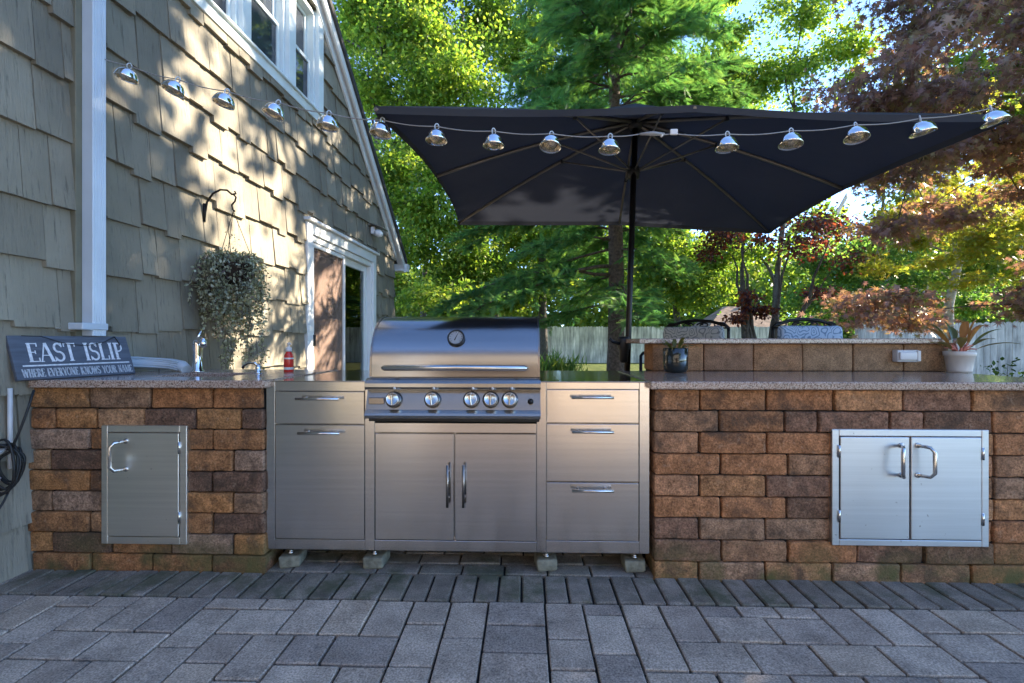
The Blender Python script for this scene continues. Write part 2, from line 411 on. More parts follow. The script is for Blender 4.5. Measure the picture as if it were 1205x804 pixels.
def scatter(name, P, T, N, S, tv, tf, mat, parent=None, rnd=None, mats=None):
    """numpy copies of one small leaf template (tv, tf) as ONE foliage mesh"""
    P = np.asarray(P, float); n = len(P); S = np.asarray(S, float).reshape(-1, 1)
    T = np.asarray(T, float); N = np.asarray(N, float)
    T = T/np.maximum(np.linalg.norm(T, axis=1, keepdims=True), 1e-9)
    N = N - T*(N*T).sum(1, keepdims=True); N = N/np.maximum(np.linalg.norm(N, axis=1, keepdims=True), 1e-9)
    B = np.cross(T, N); tv = np.asarray(tv, float); k = len(tv)
    V = (P[:, None] + S[:, None]*(tv[None, :, 0:1]*B[:, None] + tv[None, :, 1:2]*T[:, None] + tv[None, :, 2:3]*N[:, None])).reshape(-1, 3)
    lens = np.array([len(f) for f in tf]); flat = np.concatenate([np.array(f) for f in tf])
    loops = (flat[None] + (np.arange(n)*k)[:, None]).ravel()
    tot = np.tile(lens, n); start = np.concatenate([[0], np.cumsum(tot)[:-1]])
    me = bpy.data.meshes.new(name)
    me.vertices.add(len(V)); me.vertices.foreach_set('co', V.ravel().astype('f'))
    me.loops.add(len(loops)); me.loops.foreach_set('vertex_index', loops.astype('i'))
    me.polygons.add(len(tot)); me.polygons.foreach_set('loop_start', start.astype('i'))
    me.update(calc_edges=True); me.validate()
    r = rng.random(n) if rnd is None else rnd
    at = me.attributes.new('rnd', 'FLOAT', 'FACE'); at.data.foreach_set('value', np.repeat(r, len(tf)).astype('f'))
    me.materials.append(mat)
    return link(name, me, parent)

LEAF = ([(0,0,0), (.28,.38,-.03), (.22,.7,-.06), (0,1,-.14), (-.22,.7,-.06), (-.28,.38,-.03)], [(0,1,2,3,4,5)])
QUAD = ([(0,0,0), (.36,.5,-.05), (0,1,-.1), (-.36,.5,-.05)], [(0,1,2,3)])
def star(lobes=7):
    vs = [(0, 0, 0)]; tips = [(-128,.62), (-78,.9), (-36,1.05), (0,1.15), (36,1.05), (78,.9), (128,.62)]
    pts = []
    for i, (a, l) in enumerate(tips):
        a_ = R(a); pts.append((math.sin(a_)*l, math.cos(a_)*l+.25, -.16*l*l))
        if i < len(tips)-1:
            m = R((a+tips[i+1][0])/2); pts.append((math.sin(m)*.26, math.cos(m)*.26+.25, -.02))
    return ([(0, -.02, 0)] + pts, [tuple(range(len(pts)+1))])
STAR = star()
def spray():
    vs = []; fs = []
    def needle(x, y, dx, dy, w, dz=0):
        o = len(vs); px, py = -dy*w, dx*w
        vs.extend([(x+px, y+py, 0), (x-px, y-py, 0), (x+dx, y+dy, dz)]); fs.append((o, o+1, o+2))
    for i in range(9):
        y = i/9; l = .30*(1-.55*y)
        needle(0, y, l*.85, l*.75, .13, -.05); needle(0, y, -l*.85, l*.75, .13, -.05); needle(0, y, .02, l*.6, .16, .1)
    return (vs, fs)
SPRAY = spray()

def wob(p, k): return Vector(p) + Vector((random.gauss(0, k), random.gauss(0, k), random.gauss(0, k*.6)))
def bez(a, b, c, n):
    a, b, c = Vector(a), Vector(b), Vector(c)
    return [a*(1-t)**2 + b*2*t*(1-t) + c*t*t for t in (i/n for i in range(n+1))]

def broadleaf(name, label, group, base, h, r0, clumps, per, leaf, mat, bark, templ=LEAF, trunk_top=None, lean=(0, 0), twig=True, flat=.6, stems=1, droop=.25, cat='tree', low=.3, limb_r=.28):
    """clumps: list of (centre, radius); trunk and limbs reach every clump; leaves fill its volume unevenly"""
    base = Vector(base); root = thing(name, base, label, cat, group)
    tr = MB(); top = base + Vector((lean[0], lean[1], h))
    trunks = []
    for k in range(stems):
        off = Vector((random.gauss(0, .12*(stems > 1)), random.gauss(0, .12*(stems > 1)), -.05))
        t2 = top if stems == 1 else base + Vector((random.uniform(-1, 1)*h*.3, random.uniform(-1, 1)*h*.25, h*random.uniform(.8, 1)))
        pts = [wob(p, h*.006 if 0 < i < 9 else 0) for i, p in enumerate(bez(base+off, (base+off)*.45+t2*.55+Vector((random.gauss(0, h*.03), random.gauss(0, h*.03), 0)), t2, 9))]
        rr = [r0*(1.25-.25*min(1, i*.8))*(1-.88*i/9) for i in range(10)]
        tr.tube(pts, rr, 9); trunks.append((pts, rr))
    P = []; T = []; N = []; Sz = []
    done = []
    def near_trunk(c): return min(min((p-c).length for p in q[0]) for q in trunks)
    for c, rad in sorted(((Vector(c), r_) for c, r_ in clumps), key=lambda q: near_trunk(q[0])):
        pts, rr = min(trunks, key=lambda q: min((p-c).length for p in q[0]))
        j = min(range(len(pts)), key=lambda i: abs((pts[i].z-base.z) - max(low*h, (c.z-base.z)-.55*math.hypot(pts[i].x-c.x, pts[i].y-c.y)-.2*rad)))
        a = pts[j]; rj = rr[j]
        if done:
            d2 = min(done, key=lambda q: (q[0]-c).length + .25*max(0, q[0].z-c.z))
            if (d2[0]-c).length < .8*(a-c).length: a, rj = d2[0], d2[1]
        mid = a*.5+c*.5 + Vector((0, 0, .08*(c-a).length))
        lp = bez(a, wob(mid, .09*(c-a).length), c, 6)
        r1 = min(rj*.62, r0*limb_r); done.append((c, max(.012, r1*.6)))
        tr.tube(lp, [max(.006, r1*(1-.4*i/6)) for i in range(7)], 6)
        ends = []
        for q in range(7 if twig else 3):
            d = Vector((random.gauss(0, 1), random.gauss(0, 1), random.gauss(.1, .5))).normalized()*rad*random.uniform(.6, 1.05)
            d.z *= flat; st = lp[random.choice((4, 5, 6))]; e = c+d; ends.append((st, e))
            if twig: tr.tube(bez(st, st*.5+e*.5+Vector((0, 0, .12*rad)), e, 3), [max(.004, r1*.2), max(.003, r1*.14), max(.003, r1*.1), .002], 4)
        n = int(per*random.uniform(.7, 1.3))
        ei = rng.integers(0, len(ends), n); tt = rng.random(n)**.7*1.1
        A = np.array([e[0] for e in ends])[ei]; B_ = np.array([e[1] for e in ends])[ei]
        p = A + (B_-A)*tt[:, None] + rng.normal(0, rad*.3, (n, 3))*np.array([1, 1, flat])
        out = p - np.array(c); out /= np.maximum(np.linalg.norm(out, axis=1, keepdims=True), .01)
        P.append(p); T.append(out*.6 + rng.normal(0, .55, (n, 3)) + np.array([0, 0, -droop])); N.append(rng.normal(0, .55, (n, 3)) + np.array([0, 0, .8]))
        Sz.append(leaf*rng.uniform(.6, 1.3, n))
    tr.build('trunk', bark, root, recalc=False)
    scatter('crown', np.concatenate(P), np.concatenate(T), np.concatenate(N), np.concatenate(Sz), templ[0], templ[1], mat, root)
    return root

def env_clumps(c, rad, n, rs, hollow=.35):
    out = []
    while len(out) < n:
        d = Vector((random.uniform(-1, 1), random.uniform(-1, 1), random.uniform(-1, 1)))
        if hollow < d.length < 1: out.append((Vector(c)+Vector((d.x*rad[0], d.y*rad[1], d.z*rad[2])), random.uniform(*rs)))
    return out
def pxc(px, py, zc, rad): return (W(px, py, zc), rad)      # a clump seen in the photo at a place, with depth

# ================================================================== GROUND
g = MB(); g.add([(-150,-120,-.05), (150,-120,-.05), (150,200,-.05), (-150,200,-.05)], [(0,1,2,3)])
tag(g.build('ground', M['lawn']), kind='structure')
YB = 2.10                                             # plane of the block faces
YS = 1.89                                             # front edge of the border course
g = MB(); g.add([(-2.9,-8.4,-.016), (5.2,-8.4,-.016), (5.2,6.2,-.016), (-2.9,6.2,-.016)], [(0,1,2,3)])
tag(g.build('patio_joint_sand', M['sand']), kind='structure')
def paver(mb, x0, y0, x1, y1, top=0.0, gap=.0045, th=.03, bev=.004):
    t = top + random.gauss(0, .0012); tx, ty = random.gauss(0, .004), random.gauss(0, .004)
    cx, cy = (x0+x1)/2, (y0+y1)/2
    k0 = len(mb.v)
    mb.box((x0+gap, y0+gap, t-th), (x1-gap, y1-gap, t), bev)
    for i in range(k0, len(mb.v)):
        x, y, z = mb.v[i]; mb.v[i] = (x+random.gauss(0, .0007), y+random.gauss(0, .0007), z + (x-cx)*tx + (y-cy)*ty)
pv = MB(); mod = .0765
nx, ny = int(7.6/mod), int(10.1/mod); x_0 = -2.75
seam = {}
front = [0]*nx                                        # skyline packing with 2x3, 3x2 and 2x2 modules
while min(front) < ny:
    lo = min(front); i = front.index(lo); r = 0
    while i+r < nx and front[i+r] == lo: r += 1
    if r in (2, 3): wd = r
    elif r == 4: wd = 2
    elif r == 1: wd = 1
    else: wd = min(random.sample((2, 3, 2), 3), key=lambda q: seam.get(i+q) == lo)
    ht = 2 if wd == 3 else random.choice((3, 3, 2)) if wd == 2 else 2
    if lo == 0 and random.random() < .3: ht = 1
    if wd == 2 and i >= 2 and front[i-1] == lo+ht: ht = 5-ht if lo else ht
    pv.rnd = random.random(); paver(pv, x_0+i*mod, YS-(lo+ht)*mod, x_0+(i+wd)*mod, YS-lo*mod)
    seam[i+wd] = lo+ht; seam[i] = lo+ht
    for k in range(wd): front[i+k] = lo+ht
tag(pv.build('patio_pavers', M['paver'], recalc=False), kind='structure')
sd = MB(); x = -2.9
while x < 4.4:
    sd.rnd = random.random(); paver(sd, x, YS+.004, x+.0995, YB+.012, top=.0, gap=.0045, bev=.006); x += .0995
yy = YB+.012
for row in range(20):                                 # paving that runs on under the cabinets and behind the counters
    x = -2.6 - random.random()*.2
    while x < 5:
        sd.rnd = random.random(); paver(sd, x, yy, x+.2, yy+.1, gap=.004, bev=.005); x += .2
    yy += .1
tag(sd.build('patio_border_course', M['soldier'], recalc=False), kind='structure')

# ================================================================== HOUSE (local: x out of the wall, y along the wall, z up)
hx, hy = c2w(-2.44, 0)
HA = math.atan(.069)-TH
house = thing('house', (hx, hy, 0), 'olive shingled house gable with white trimmed windows, left of the outdoor kitchen', 'house', rz=-HA)
RK_T, RK_Z, SL = 4.91, 4.71, .84                      # rake line through this point
T0, T1 = -1.65, 7.46; RID = (T0+T1)/2
def rake(t): return RK_Z - SL*(t-RK_T) if t > RID else RK_Z - SL*(2*RID-t-RK_T)
def clip(poly):
    for sgn in (1, -1):
        out = []
        def inside(p): return p[1] - (RK_Z - SL*((p[0] if sgn > 0 else 2*RID-p[0])-RK_T))
        for i in range(len(poly)):
            a, b_ = poly[i], poly[(i+1) % len(poly)]; da, db = inside(a), inside(b_)
            if da <= 0: out.append(a)
            if (da <= 0) != (db <= 0):
                k = da/(da-db); out.append((a[0]+(b_[0]-a[0])*k, a[1]+(b_[1]-a[1])*k))
        poly = out
        if len(poly) < 3: return []
    return poly
DO = (4.72, 6.58, .0, 2.29); WI = (2.35, 5.00, 3.43, 4.60)    # openings under the trim (t0,t1,z0,z1)
def cut(r, holes):
    rs = [r]
    for h in holes:
        nw = []
        for a0, a1, b0, b1 in rs:
            if h[0] >= a1 or h[1] <= a0 or h[2] >= b1 or h[3] <= b0: nw.append((a0, a1, b0, b1)); continue
            if a0 < h[0]: nw.append((a0, h[0], b0, b1))
            if a1 > h[1]: nw.append((h[1], a1, b0, b1))
            m0, m1 = max(a0, h[0]), min(a1, h[1])
            if b0 < h[2]: nw.append((m0, m1, b0, h[2]))
            if b1 > h[3]: nw.append((m0, m1, h[3], b1))
        rs = nw
    return [q for q in rs if q[1]-q[0] > .004 and q[3]-q[2] > .004]
wl = MB()
for q in cut((T0, T1, -.1, 8), [DO, WI]):
    p = clip([(q[0], q[2]), (q[1], q[2]), (q[1], q[3]), (q[0], q[3])])
    if p: wl.prism(p, -.12, -.001, lambda a, b_, e: (e, a, b_))
wl.box((-6, T1-.12, -.1), (-.121, T1, 2.5)); wl.box((-6, T0, -.1), (-.121, T0+.12, 2.5)); wl.box((-6.1, T0, -.1), (-6, T1, 2.5))
wl.build('wall', M['olive'], house, shift=False)
sh = MB(); k = -4
while True:
    z0 = 1.153 + .311*k; k += 1
    if z0 > 7.5: break
    t = T0 + random.random()*.1
    while t < T1-.02:
        wd = random.choice((.11, .14, .17, .2, .24, .13)) * random.uniform(.9, 1.1); t2 = min(T1+.01, t+wd)
        zb = z0 + random.choice((0, 0, -.035, -.03, .012, -.015)) + random.gauss(0, .003); zt = z0 + .36
        if abs(t-2.1) < 1.5 or t > 2: pass
        sh.rnd = random.random(); th = random.uniform(.027, .040); tw = random.gauss(0, .004)
        for q in cut((t+.0016, t2-.0016, max(-.1, zb), zt), [DO, WI]):
            p = clip([(q[0], q[2]), (q[1], q[2]), (q[1], q[3]), (q[0], q[3])])
            if not p: continue
            n = len(p)
            fr = [(.007 + th*max(0, (zt-b_)/(zt-zb)) + tw*(a-t)/wd, a, b_) for a, b_ in p]
            bk = [(0, a, b_) for a, b_ in p]
            sh.add(fr+bk, [list(range(n))] + [(i, n+i, n+(i+1) % n, (i+1) % n) for i in range(n)])
        t = t2
sh.build('shingle_siding', M['shake'], house, shift=False)
# roof
rf = MB(); ov = .11
def roofpoly(d0, d1, te):                              # strip parallel to the rake, te = eave position
    nz_ = 1/math.sqrt(1+SL*SL)
    def L(t, d): return (t, rake(t)+d/nz_)
    return [L(RID, d0), L(te, d0), L(te, d1), L(RID, d1)]
def mirror(p): return [(2*RID-a, b_) for a, b_ in p][::-1]
te = T1+.30
for p in (roofpoly(.03, .095, te), mirror(roofpoly(.03, .095, te))): rf.prism(p, -6.3, ov+.04, lambda a, b_, e: (e, a, b_))
rf.build('roof', M['roof'], house, shift=False)
bb = MB()
for p in (roofpoly(-.055, .085, te-.02), mirror(roofpoly(-.055, .085, te-.02))): bb.prism(p, ov-.012, ov+.012, lambda a, b_, e: (e, a, b_))
for p in (roofpoly(-.11, -.0, T1), mirror(roofpoly(-.11, -.0, T1))): bb.prism(p, .034, .058, lambda a, b_, e: (e, a, b_))
for p in (roofpoly(0.002, .028, te-.03), mirror(roofpoly(.002, .028, te-.03))): bb.prism(p, .0, ov-.014, lambda a, b_, e: (e, a, b_))
bb.build('rake_board', M['white'], house, shift=False)
ez = rake(te)
gt = MB(); gt.prism([(te-.04, ez+.05), (te+.09, ez+.05), (te+.09, ez-.02), (te+.06, ez-.07), (te-.04, ez-.08)], -6.2, ov+.05, lambda a, b_, e: (e, a, b_))
gt.box((.0, T1+.012, ez-.10), (ov+.03, te-.05, ez-.082))
gt.build('gutter', M['white'], house, shift=False)
# upper window: three double-hung units in one trim
def window_unit(t0, t1, z0, z1):
    fr = MB(); d = -.055
    for a in ((d-.05, t0, z0), ): pass
    fr.box((-.11, t0, z0), (.004, t0+.035, z1), .003); fr.box((-.11, t1-.035, z0), (.004, t1, z1), .003)
    fr.box((-.11, t0+.036, z0), (.004, t1-.036, z0+.04), .003); fr.box((-.11, t0+.036, z1-.04), (.004, t1-.036, z1), .003)
    f = fr.build('window', M['trim'], house, shift=False)
    zm = (z0+z1)/2-.02
    for (a, b_, dd, nm) in ((z0+.042, zm+.02, -.045, 'lower'), (zm-.02, z1-.042, -.085, 'upper')):
        sa = MB(); w_ = .038; x0, x1 = dd-.017, dd+.017
        sa.box((x0, t0+.037, a), (x1, t0+.037+w_, b_), .003); sa.box((x0, t1-.037-w_, a), (x1, t1-.037, b_), .003)
        sa.box((x0, t0+.038+w_, a), (x1, t1-.038-w_, a+w_), .003); sa.box((x0, t0+.038+w_, b_-w_), (x1, t1-.038-w_, b_), .003)
        sa.build('sash', M['trim'], f, shift=False)
        gl = MB(); gl.box((dd-.004, t0+.037+w_, a+w_), (dd+.002, t1-.037-w_, b_-w_)); gl.build('pane', M['dark_glass'], f, shift=False)
wz0, wz1 = 3.50, 4.57
for a, b_ in ((2.45, 3.07), (3.10+.05, 3.68), (3.79, 4.35), (4.47, 4.92)): window_unit(a, b_, wz0, wz1)
tm = MB()
tm.box((.0, 2.32, 3.40), (.05, 5.035, 3.50), .004); tm.box((.0, 2.30, 3.485), (.075, 5.05, 3.508), .004)
for a, b_ in ((3.681, 3.789), (4.351, 4.469), (4.921, 5.03), (3.071, 3.149), (2.33, 2.449)): tm.box((-.02, a, 3.509), (.045, b_, 4.60), .004)
tm.prism(clip([(2.3, 4.601), (5.05, 4.601), (5.05, 4.72), (2.3, 4.72)]), -.0, .05, lambda a, b_, e: (e, a, b_))
tm.build('window_trim', M['trim'], house, shift=False)
# sliding door
dr = MB()
dr.box((0, 4.69, 0.0), (.045, 4.80, 2.185), .004); dr.box((0, 6.50, 0), (.045, 6.61, 2.185), .004)
dr.box((0, 4.69, 2.187), (.045, 6.61, 2.30), .004); dr.box((0, 4.66, 2.302), (.085, 6.64, 2.335), .005)
dr.box((-.13, 4.801, .0), (.02, 4.84, 2.184), .003); dr.box((-.13, 6.46, 0), (.02, 6.499, 2.184), .003)
dr.box((-.13, 4.842, 2.12), (.02, 6.458, 2.184), .003); dr.box((-.13, 4.842, .0), (.03, 6.458, .09), .003)
dr = dr.build('sliding_door', M['white'], house, shift=False)
def panel(t0, t1, d, wst, nm, mat, pm):
    p = MB(); z0, z1 = .095, 2.115
    p.box((d-.02, t0, z0), (d+.02, t0+wst, z1), .003); p.box((d-.02, t1-wst, z0), (d+.02, t1, z1), .003)
    p.box((d-.02, t0+wst+.001, z0), (d+.02, t1-wst-.001, z0+wst), .003); p.box((d-.02, t0+wst+.001, z1-wst), (d+.02, t1-wst-.001, z1), .003)
    p.build(nm, mat, dr, shift=False)
    q = MB(); q.box((d-.003, t0+wst, z0+wst), (d+.003, t1-wst, z1-wst)); q.build('pane', pm, dr, shift=False)
panel(4.845, 5.66, -.012, .045, 'screen_frame', M['white'], M['screen'])
panel(4.845, 5.68, -.095, .075, 'door_panel', M['white'], M['glass'])
panel(5.62, 6.455, -.055, .085, 'door_panel', M['white'], M['glass'])
hd = MB(); hd.box((.009, 4.855, 1.02), (.035, 4.88, 1.14), .006, 2); hd.build('handle', M['black_plastic'], dr, shift=False)
# room behind the door
rm = MB(); rm.box((-3.2, 4.0, -.06), (-.14, 7.3, -.01)); rm.box((-3.25, 4.0, -.01), (-3.2, 7.3, 2.5)); rm.box((-3.2, 7.25, -.01), (-.14, 7.3, 2.5)); rm.box((-3.2, 4.0, -.01), (-.14, 4.05, 2.5)); rm.box((-3.2, 4.0, 2.5), (-.14, 7.3, 2.55))
rm.build('room', M['interior'], house, shift=False)
# downspout on an olive board
ds = MB(); ds.box((.0, 2.365, 1.06), (.045, 2.48, 6.2), .003); ds.build('downspout_board', M['olive'], house, shift=False)
ds = MB(); prof = []                                   # ribbed rectangular pipe
for i in range(13): prof.append((.105 + (.004 if i % 2 else 0), 2.395 + .075*i/12))
pl = [(.048, 2.395)] + [(x, y) for x, y in prof] + [(.048, 2.47)]
ds.prism(pl, 1.10, 6.2, lambda a, b_, e: (a, b_, e))
dsp = ds.build('downspout', M['alum'], house, shift=False)
bk = MB(); bk.box((.03, 2.335, 1.13), (.115, 2.475, 1.165), .004); bk.box((.028, 2.28, 1.135), (.034, 2.34, 1.16), .001); bk.build('bracket', M['alum'], dsp, shift=False)

def Hs(n, t, z):                                       # a point of the house frame in world space
    v = Matrix.Rotation(-HA, 3, 'Z') @ Vector((n, t, z)); return Vector((hx, hy, 0)) + v

# things in the room
o = Hs(-.60, 6.93, 0); dsr = thing('dresser', o, 'cream dresser with a dark cup pull seen through the right glass door pane', 'dresser', rz=-HA-math.pi/2)
m = MB(); m.box((-.28, -.42, .05), (.28, .42, .86), .008); m.build('body', M['cream'], dsr, shift=False)
m = MB(); m.box((-.30, -.45, .861), (.31, .45, .90), .006); m.build('top', M['dark_wood'], dsr, shift=False)
for z in (.12, .38, .63):
    m = MB(); m.box((.281, -.38, z), (.297, .38, z+.22), .004); dw = m.build('drawer', M['cream'], dsr, shift=False)
    m = MB(); m.tube(bez((.298, -.05, z+.13), (.35, 0, z+.07), (.298, .05, z+.13), 6), .008, 6); m.build('handle', M['black_metal'], dw, shift=False)
o = Hs(-.50, 6.90, .90); lp = thing('table_lamp', o, 'lit cream table lamp on the dresser inside the house', 'lamp')
m = MB(); m.lathe([(.07, .001), (.07, .02), (.02, .04), (.05, .12), (.06, .18), (.02, .27), (.012, .33)], o); m.build('base', M['dark_wood'], lp)
m = MB(); m.lathe([(.15, .30), (.09, .52)], o, caps=False); m.build('lamp_shade', M['lampshade'], lp)

# security light under the rake
o = Hs(.03, 6.48, 2.62)
sl_ = thing('security_light', o, 'white solar security light on the shingles beside the rake board', 'light')
m = MB(); m.X = Matrix.Translation(o) @ Matrix.Rotation(-HA, 4, 'Z')
m.box((.0, -.06, -.05), (.06, .06, .05), .01, 2); m.lathe([(.0, .12), (.035, .11), (.052, .07), (.05, .03), (.03, 0)], (.06, -.03, -.02), (1, -.3, -.5), 16); m.build('lamp_head', M['white'], sl_)
m = MB(); m.X = Matrix.Translation(o) @ Matrix.Rotation(-HA, 4, 'Z') @ Matrix.Rotation(R(18), 4, 'Y')
m.box((-.02, -.11, .07), (.18, .11, .085), .004); m.build('solar_panel', M['steel_dark'], sl_)

# cable coil and pale conduit on the wall at the far left
o = Hs(.075, 2.06, .52); cu_ = (Hs(.8, .35, 0)-Hs(0, 0, 0))
cc = thing('cable_coil', o, 'black cable coil with silver ties hung low on the shingles at the left', 'cable')
m = MB()
for q in range(6):
    rr = .06 + .008*q; ph = random.random()*6
    m.tube([o + cu_*(math.cos(a)*rr*.75) + Vector((0, -.012*q+.01*math.sin(a*2+ph), math.sin(a)*rr*1.2 + .01*math.sin(3*a+ph))) for a in (i*2*math.pi/24 for i in range(25))], .0055, 6, cap=False)
m.tube(bez(o+Vector((.03, -.03, .08)), o+Vector((.08, -.02, .2)), Hs(.13, 2.10, .85), 8), .005, 6)
m.tube(bez(o+Vector((.02, -.03, -.1)), o+Vector((.05, -.1, -.2)), o+Vector((-.02, -.14, -.26)), 8), .005, 6)
m.build('cable', M['rubber'], cc)
for dy, dz in ((.0, .07), (-.02, -.06), (-.05, -.15)):
    m = MB(); m.X = Matrix.Translation(o+Vector((.0, dy-.05, dz))) @ Matrix.Rotation(random.random(), 4, 'X'); m.box((-.012, -.018, -.007), (.012, .018, .007), .004); m.box((.004, -.03, -.003), (.008, .028, .004), .001); m.build('tie', M['tape'], cc)
cd = MB(); a = Hs(.045, 2.075, .50); cd.tube([a, a+Vector((0, 0, .36))], .009, 10)
tag(cd.build('conduit', M['outlet']), 'pale vertical conduit pipe on the shingles above the cable coil', 'pipe')

# ================================================================== LEFT COUNTER
def bricks(mb, rows, scale, ox, Y, z_rows, depth=.16, skip=None):
    for r, xs in enumerate(rows):
        z1, z0 = z_rows[r], z_rows[r+1]
        for a, b_ in zip(xs[:-1], xs[1:]):
            if a is None or b_ is None: continue
            x0, x1 = FX(ox+a/scale, Y), FX(ox+b_/scale, Y)
            mb.rnd = random.random(); dy = max(-.004, random.gauss(0, .004))
            mb.box((x0+.0042, Y+dy, z0+.0026), (x1-.0042, Y+dy+depth, z1-.0026), .0075, 2, nz=.0032, ns=26)
ZR = [.855 - .0972*i for i in range(9)] + [-.02]
L_rows = [[83,255,432,608,752], [88,157,275,413,560,690,754], [80,255,400,608,756], [77,143,310,535,668,756], [78,257,420,608,757],
          [77,145,320,500,668,757], [77,255,430,608,758], [77,145,318,490,668,759], [90,257,433,607,764]]
YC = 2.12
xl0, xl1 = FX(20, 2.07), FX(311, 2.07)
o = Vector((FX(165, YB), 2.4, 0))
isl = thing('brick_sink_counter', o, 'brown block counter with sink and single steel access door, left of the grill', 'counter')
m = MB(); bricks(m, L_rows, 2.436, 0, YB, ZR); m.build('block_wall', M['brick'], isl, recalc=False)
m = MB(); m.box((FX(40, YB), YB+.02, -.03), (FX(308, YB), 2.86, .85)); m.build('core', M['core'], isl)
# granite slab with the sink hole
sx0, sx1, sy0, sy1 = W(196, 440, 2.45).x, W(283, 440, 2.45).x, 2.29, 2.58
m = MB(); za, zb = .856, .892; Yf, Yk = 2.065, 2.90
def wallx(y): return Hs(.035, 0, 0).x + (y-hy)*math.tan(HA)
lx0 = wallx(2.07)+.0
m.box((lx0+.02, Yf, za), (xl1, sy0, zb), .005); m.box((lx0+.05, sy1, za), (xl1, Yk, zb), .005)
m.box((lx0+.035, sy0, za), (sx0, sy1, zb)); m.box((sx1, sy0, za), (xl1, sy1, zb))
m.build('granite_top', M['granite'], isl, recalc=False)
m = MB(); d_ = .17
m.add([(sx0, sy0, za), (sx1, sy0, za), (sx1, sy1, za), (sx0, sy1, za), (sx0+.02, sy0+.02, za-d_), (sx1-.02, sy0+.02, za-d_), (sx1-.02, sy1-.02, za-d_), (sx0+.02, sy1-.02, za-d_)],
      [(0,1,5,4), (1,2,6,5), (2,3,7,6), (3,0,4,7), (4,5,6,7)])
m.build('sink', M['steel_dark'], isl, recalc=False)

def d_handle(mb, x, z0, z1, Y, side, reach=.05):
    """D shaped pull with two stand-offs: bar offset to one side"""
    mb.tube([(x, Y, z0), (x+side*.022, Y-reach*.8, z0+.002), (x+side*.032, Y-reach, z0+.02), (x+side*.032, Y-reach, z1-.02), (x+side*.022, Y-reach*.8, z1-.002), (x, Y, z1)], .0075, 10)
    for z in (z0, z1): mb.lathe([(.012, 0), (.012, .004), (.008, .006)], (x, Y, z), (0, -1, 0), 12)
def access_door(par, px0, py0, px1, py1, ix0, iy0, ix1, iy1, leaves, mat, hinge_y):
    Yd = YB-.014
    X0, X1, Z1, Z0 = FX(px0, Yd), FX(px1, Yd), FZ(px0, py0, Yd), FZ(px0, py1, Yd)
    a0, a1, c1, c0 = FX(ix0, Yd), FX(ix1, Yd), FZ(ix0, iy0, Yd), FZ(ix0, iy1, Yd)
    m = MB()
    m.box((X0, Yd, Z0), (a0, Yd+.03, Z1), .0025); m.box((a1, Yd, Z0), (X1, Yd+.03, Z1), .0025)
    m.box((a0+.0003, Yd, Z0), (a1-.0003, Yd+.03, c0), .0025); m.box((a0+.0003, Yd, c1), (a1-.0003, Yd+.03, Z1), .0025)
    m.box((a0, Yd+.024, c0), (a1, Yd+.03, c1))
    fr = m.build('access_door_frame', mat, par, recalc=False)
    xs = [a0] + [FX(p, Yd) for p in leaves[0]] + [a1]
    for i in range(len(xs)-1):
        m = MB(); m.box((xs[i]+.0035, Yd-.003, c0+.0035), (xs[i+1]-.0035, Yd+.02, c1-.0035), .003); d = m.build('access_door', mat, fr, recalc=False)
    for (hp, side, y0, y1) in leaves[1]:
        m = MB(); d_handle(m, FX(hp, Yd), FZ(hp, y1, Yd), FZ(hp, y0, Yd), Yd-.003, side); m.build('handle', M['handle'], fr)
    for hp, hyy in hinge_y:
        m = MB(); X = FX(hp, Yd); Z = FZ(hp, hyy, Yd); m.tube([(X, Yd-.003, Z-.027), (X, Yd-.003, Z+.027)], .006, 8); m.build('hinge', M['handle'], fr)
access_door(isl, 119, 500.8, 219.6, 640, 126.4, 508.6, 211.4, 631.7, ([], [(149, -1, 519, 552)]), M['steel_olive'], [(211.4, 527), (211.4, 609)])

# faucet and side tap
b0 = W(232.5, 438.6, 2.67); b0.z = .892
fc = thing('faucet', b0, 'chrome single lever faucet with curved spout beside the sink', 'faucet')
m = MB(); m.lathe([(.036, 0), (.036, .008), (.027, .016), (.024, .10), (.028, .15), (.029, .18), (.02, .195)], b0, n=18); m.build('body', M['chrome'], fc)
m = MB(); m.tube([b0+Vector((.0, 0, .16)), b0+Vector((.02, -.02, .185)), b0+Vector((.045, -.04, .19)), b0+Vector((.075, -.06, .178)), b0+Vector((.085, -.068, .15))], [.015, .016, .018, .02, .017], 12); m.build('spout', M['chrome'], fc)
m = MB(); m.tube([b0+Vector((0, 0, .18)), b0+Vector((.0, .01, .215)), b0+Vector((.012, .015, .238))], [.012, .007, .005], 10); m.build('lever', M['chrome'], fc)
b1 = W(304, 440, 2.56); b1.z = .892
tp = thing('drinking_tap', b1, 'small low chrome tap with arched spout near the bottle', 'tap')
m = MB(); m.lathe([(.022, 0), (.022, .006), (.014, .012), (.016, .035), (.010, .05)], b1, n=16); m.build('body', M['chrome'], tp)
m = MB(); m.tube([b1+Vector((0, 0, .04)), b1+Vector((-.02, 0, .058)), b1+Vector((-.055, 0, .06)), b1+Vector((-.082, 0, .045)), b1+Vector((-.088, 0, .03))], [.008, .008, .0075, .007, .008], 10); m.build('spout', M['chrome'], tp)
m = MB(); m.tube([b1+Vector((0, 0, .045)), b1+Vector((.02, -.01, .06))], .005, 8); m.build('lever', M['chrome'], tp)

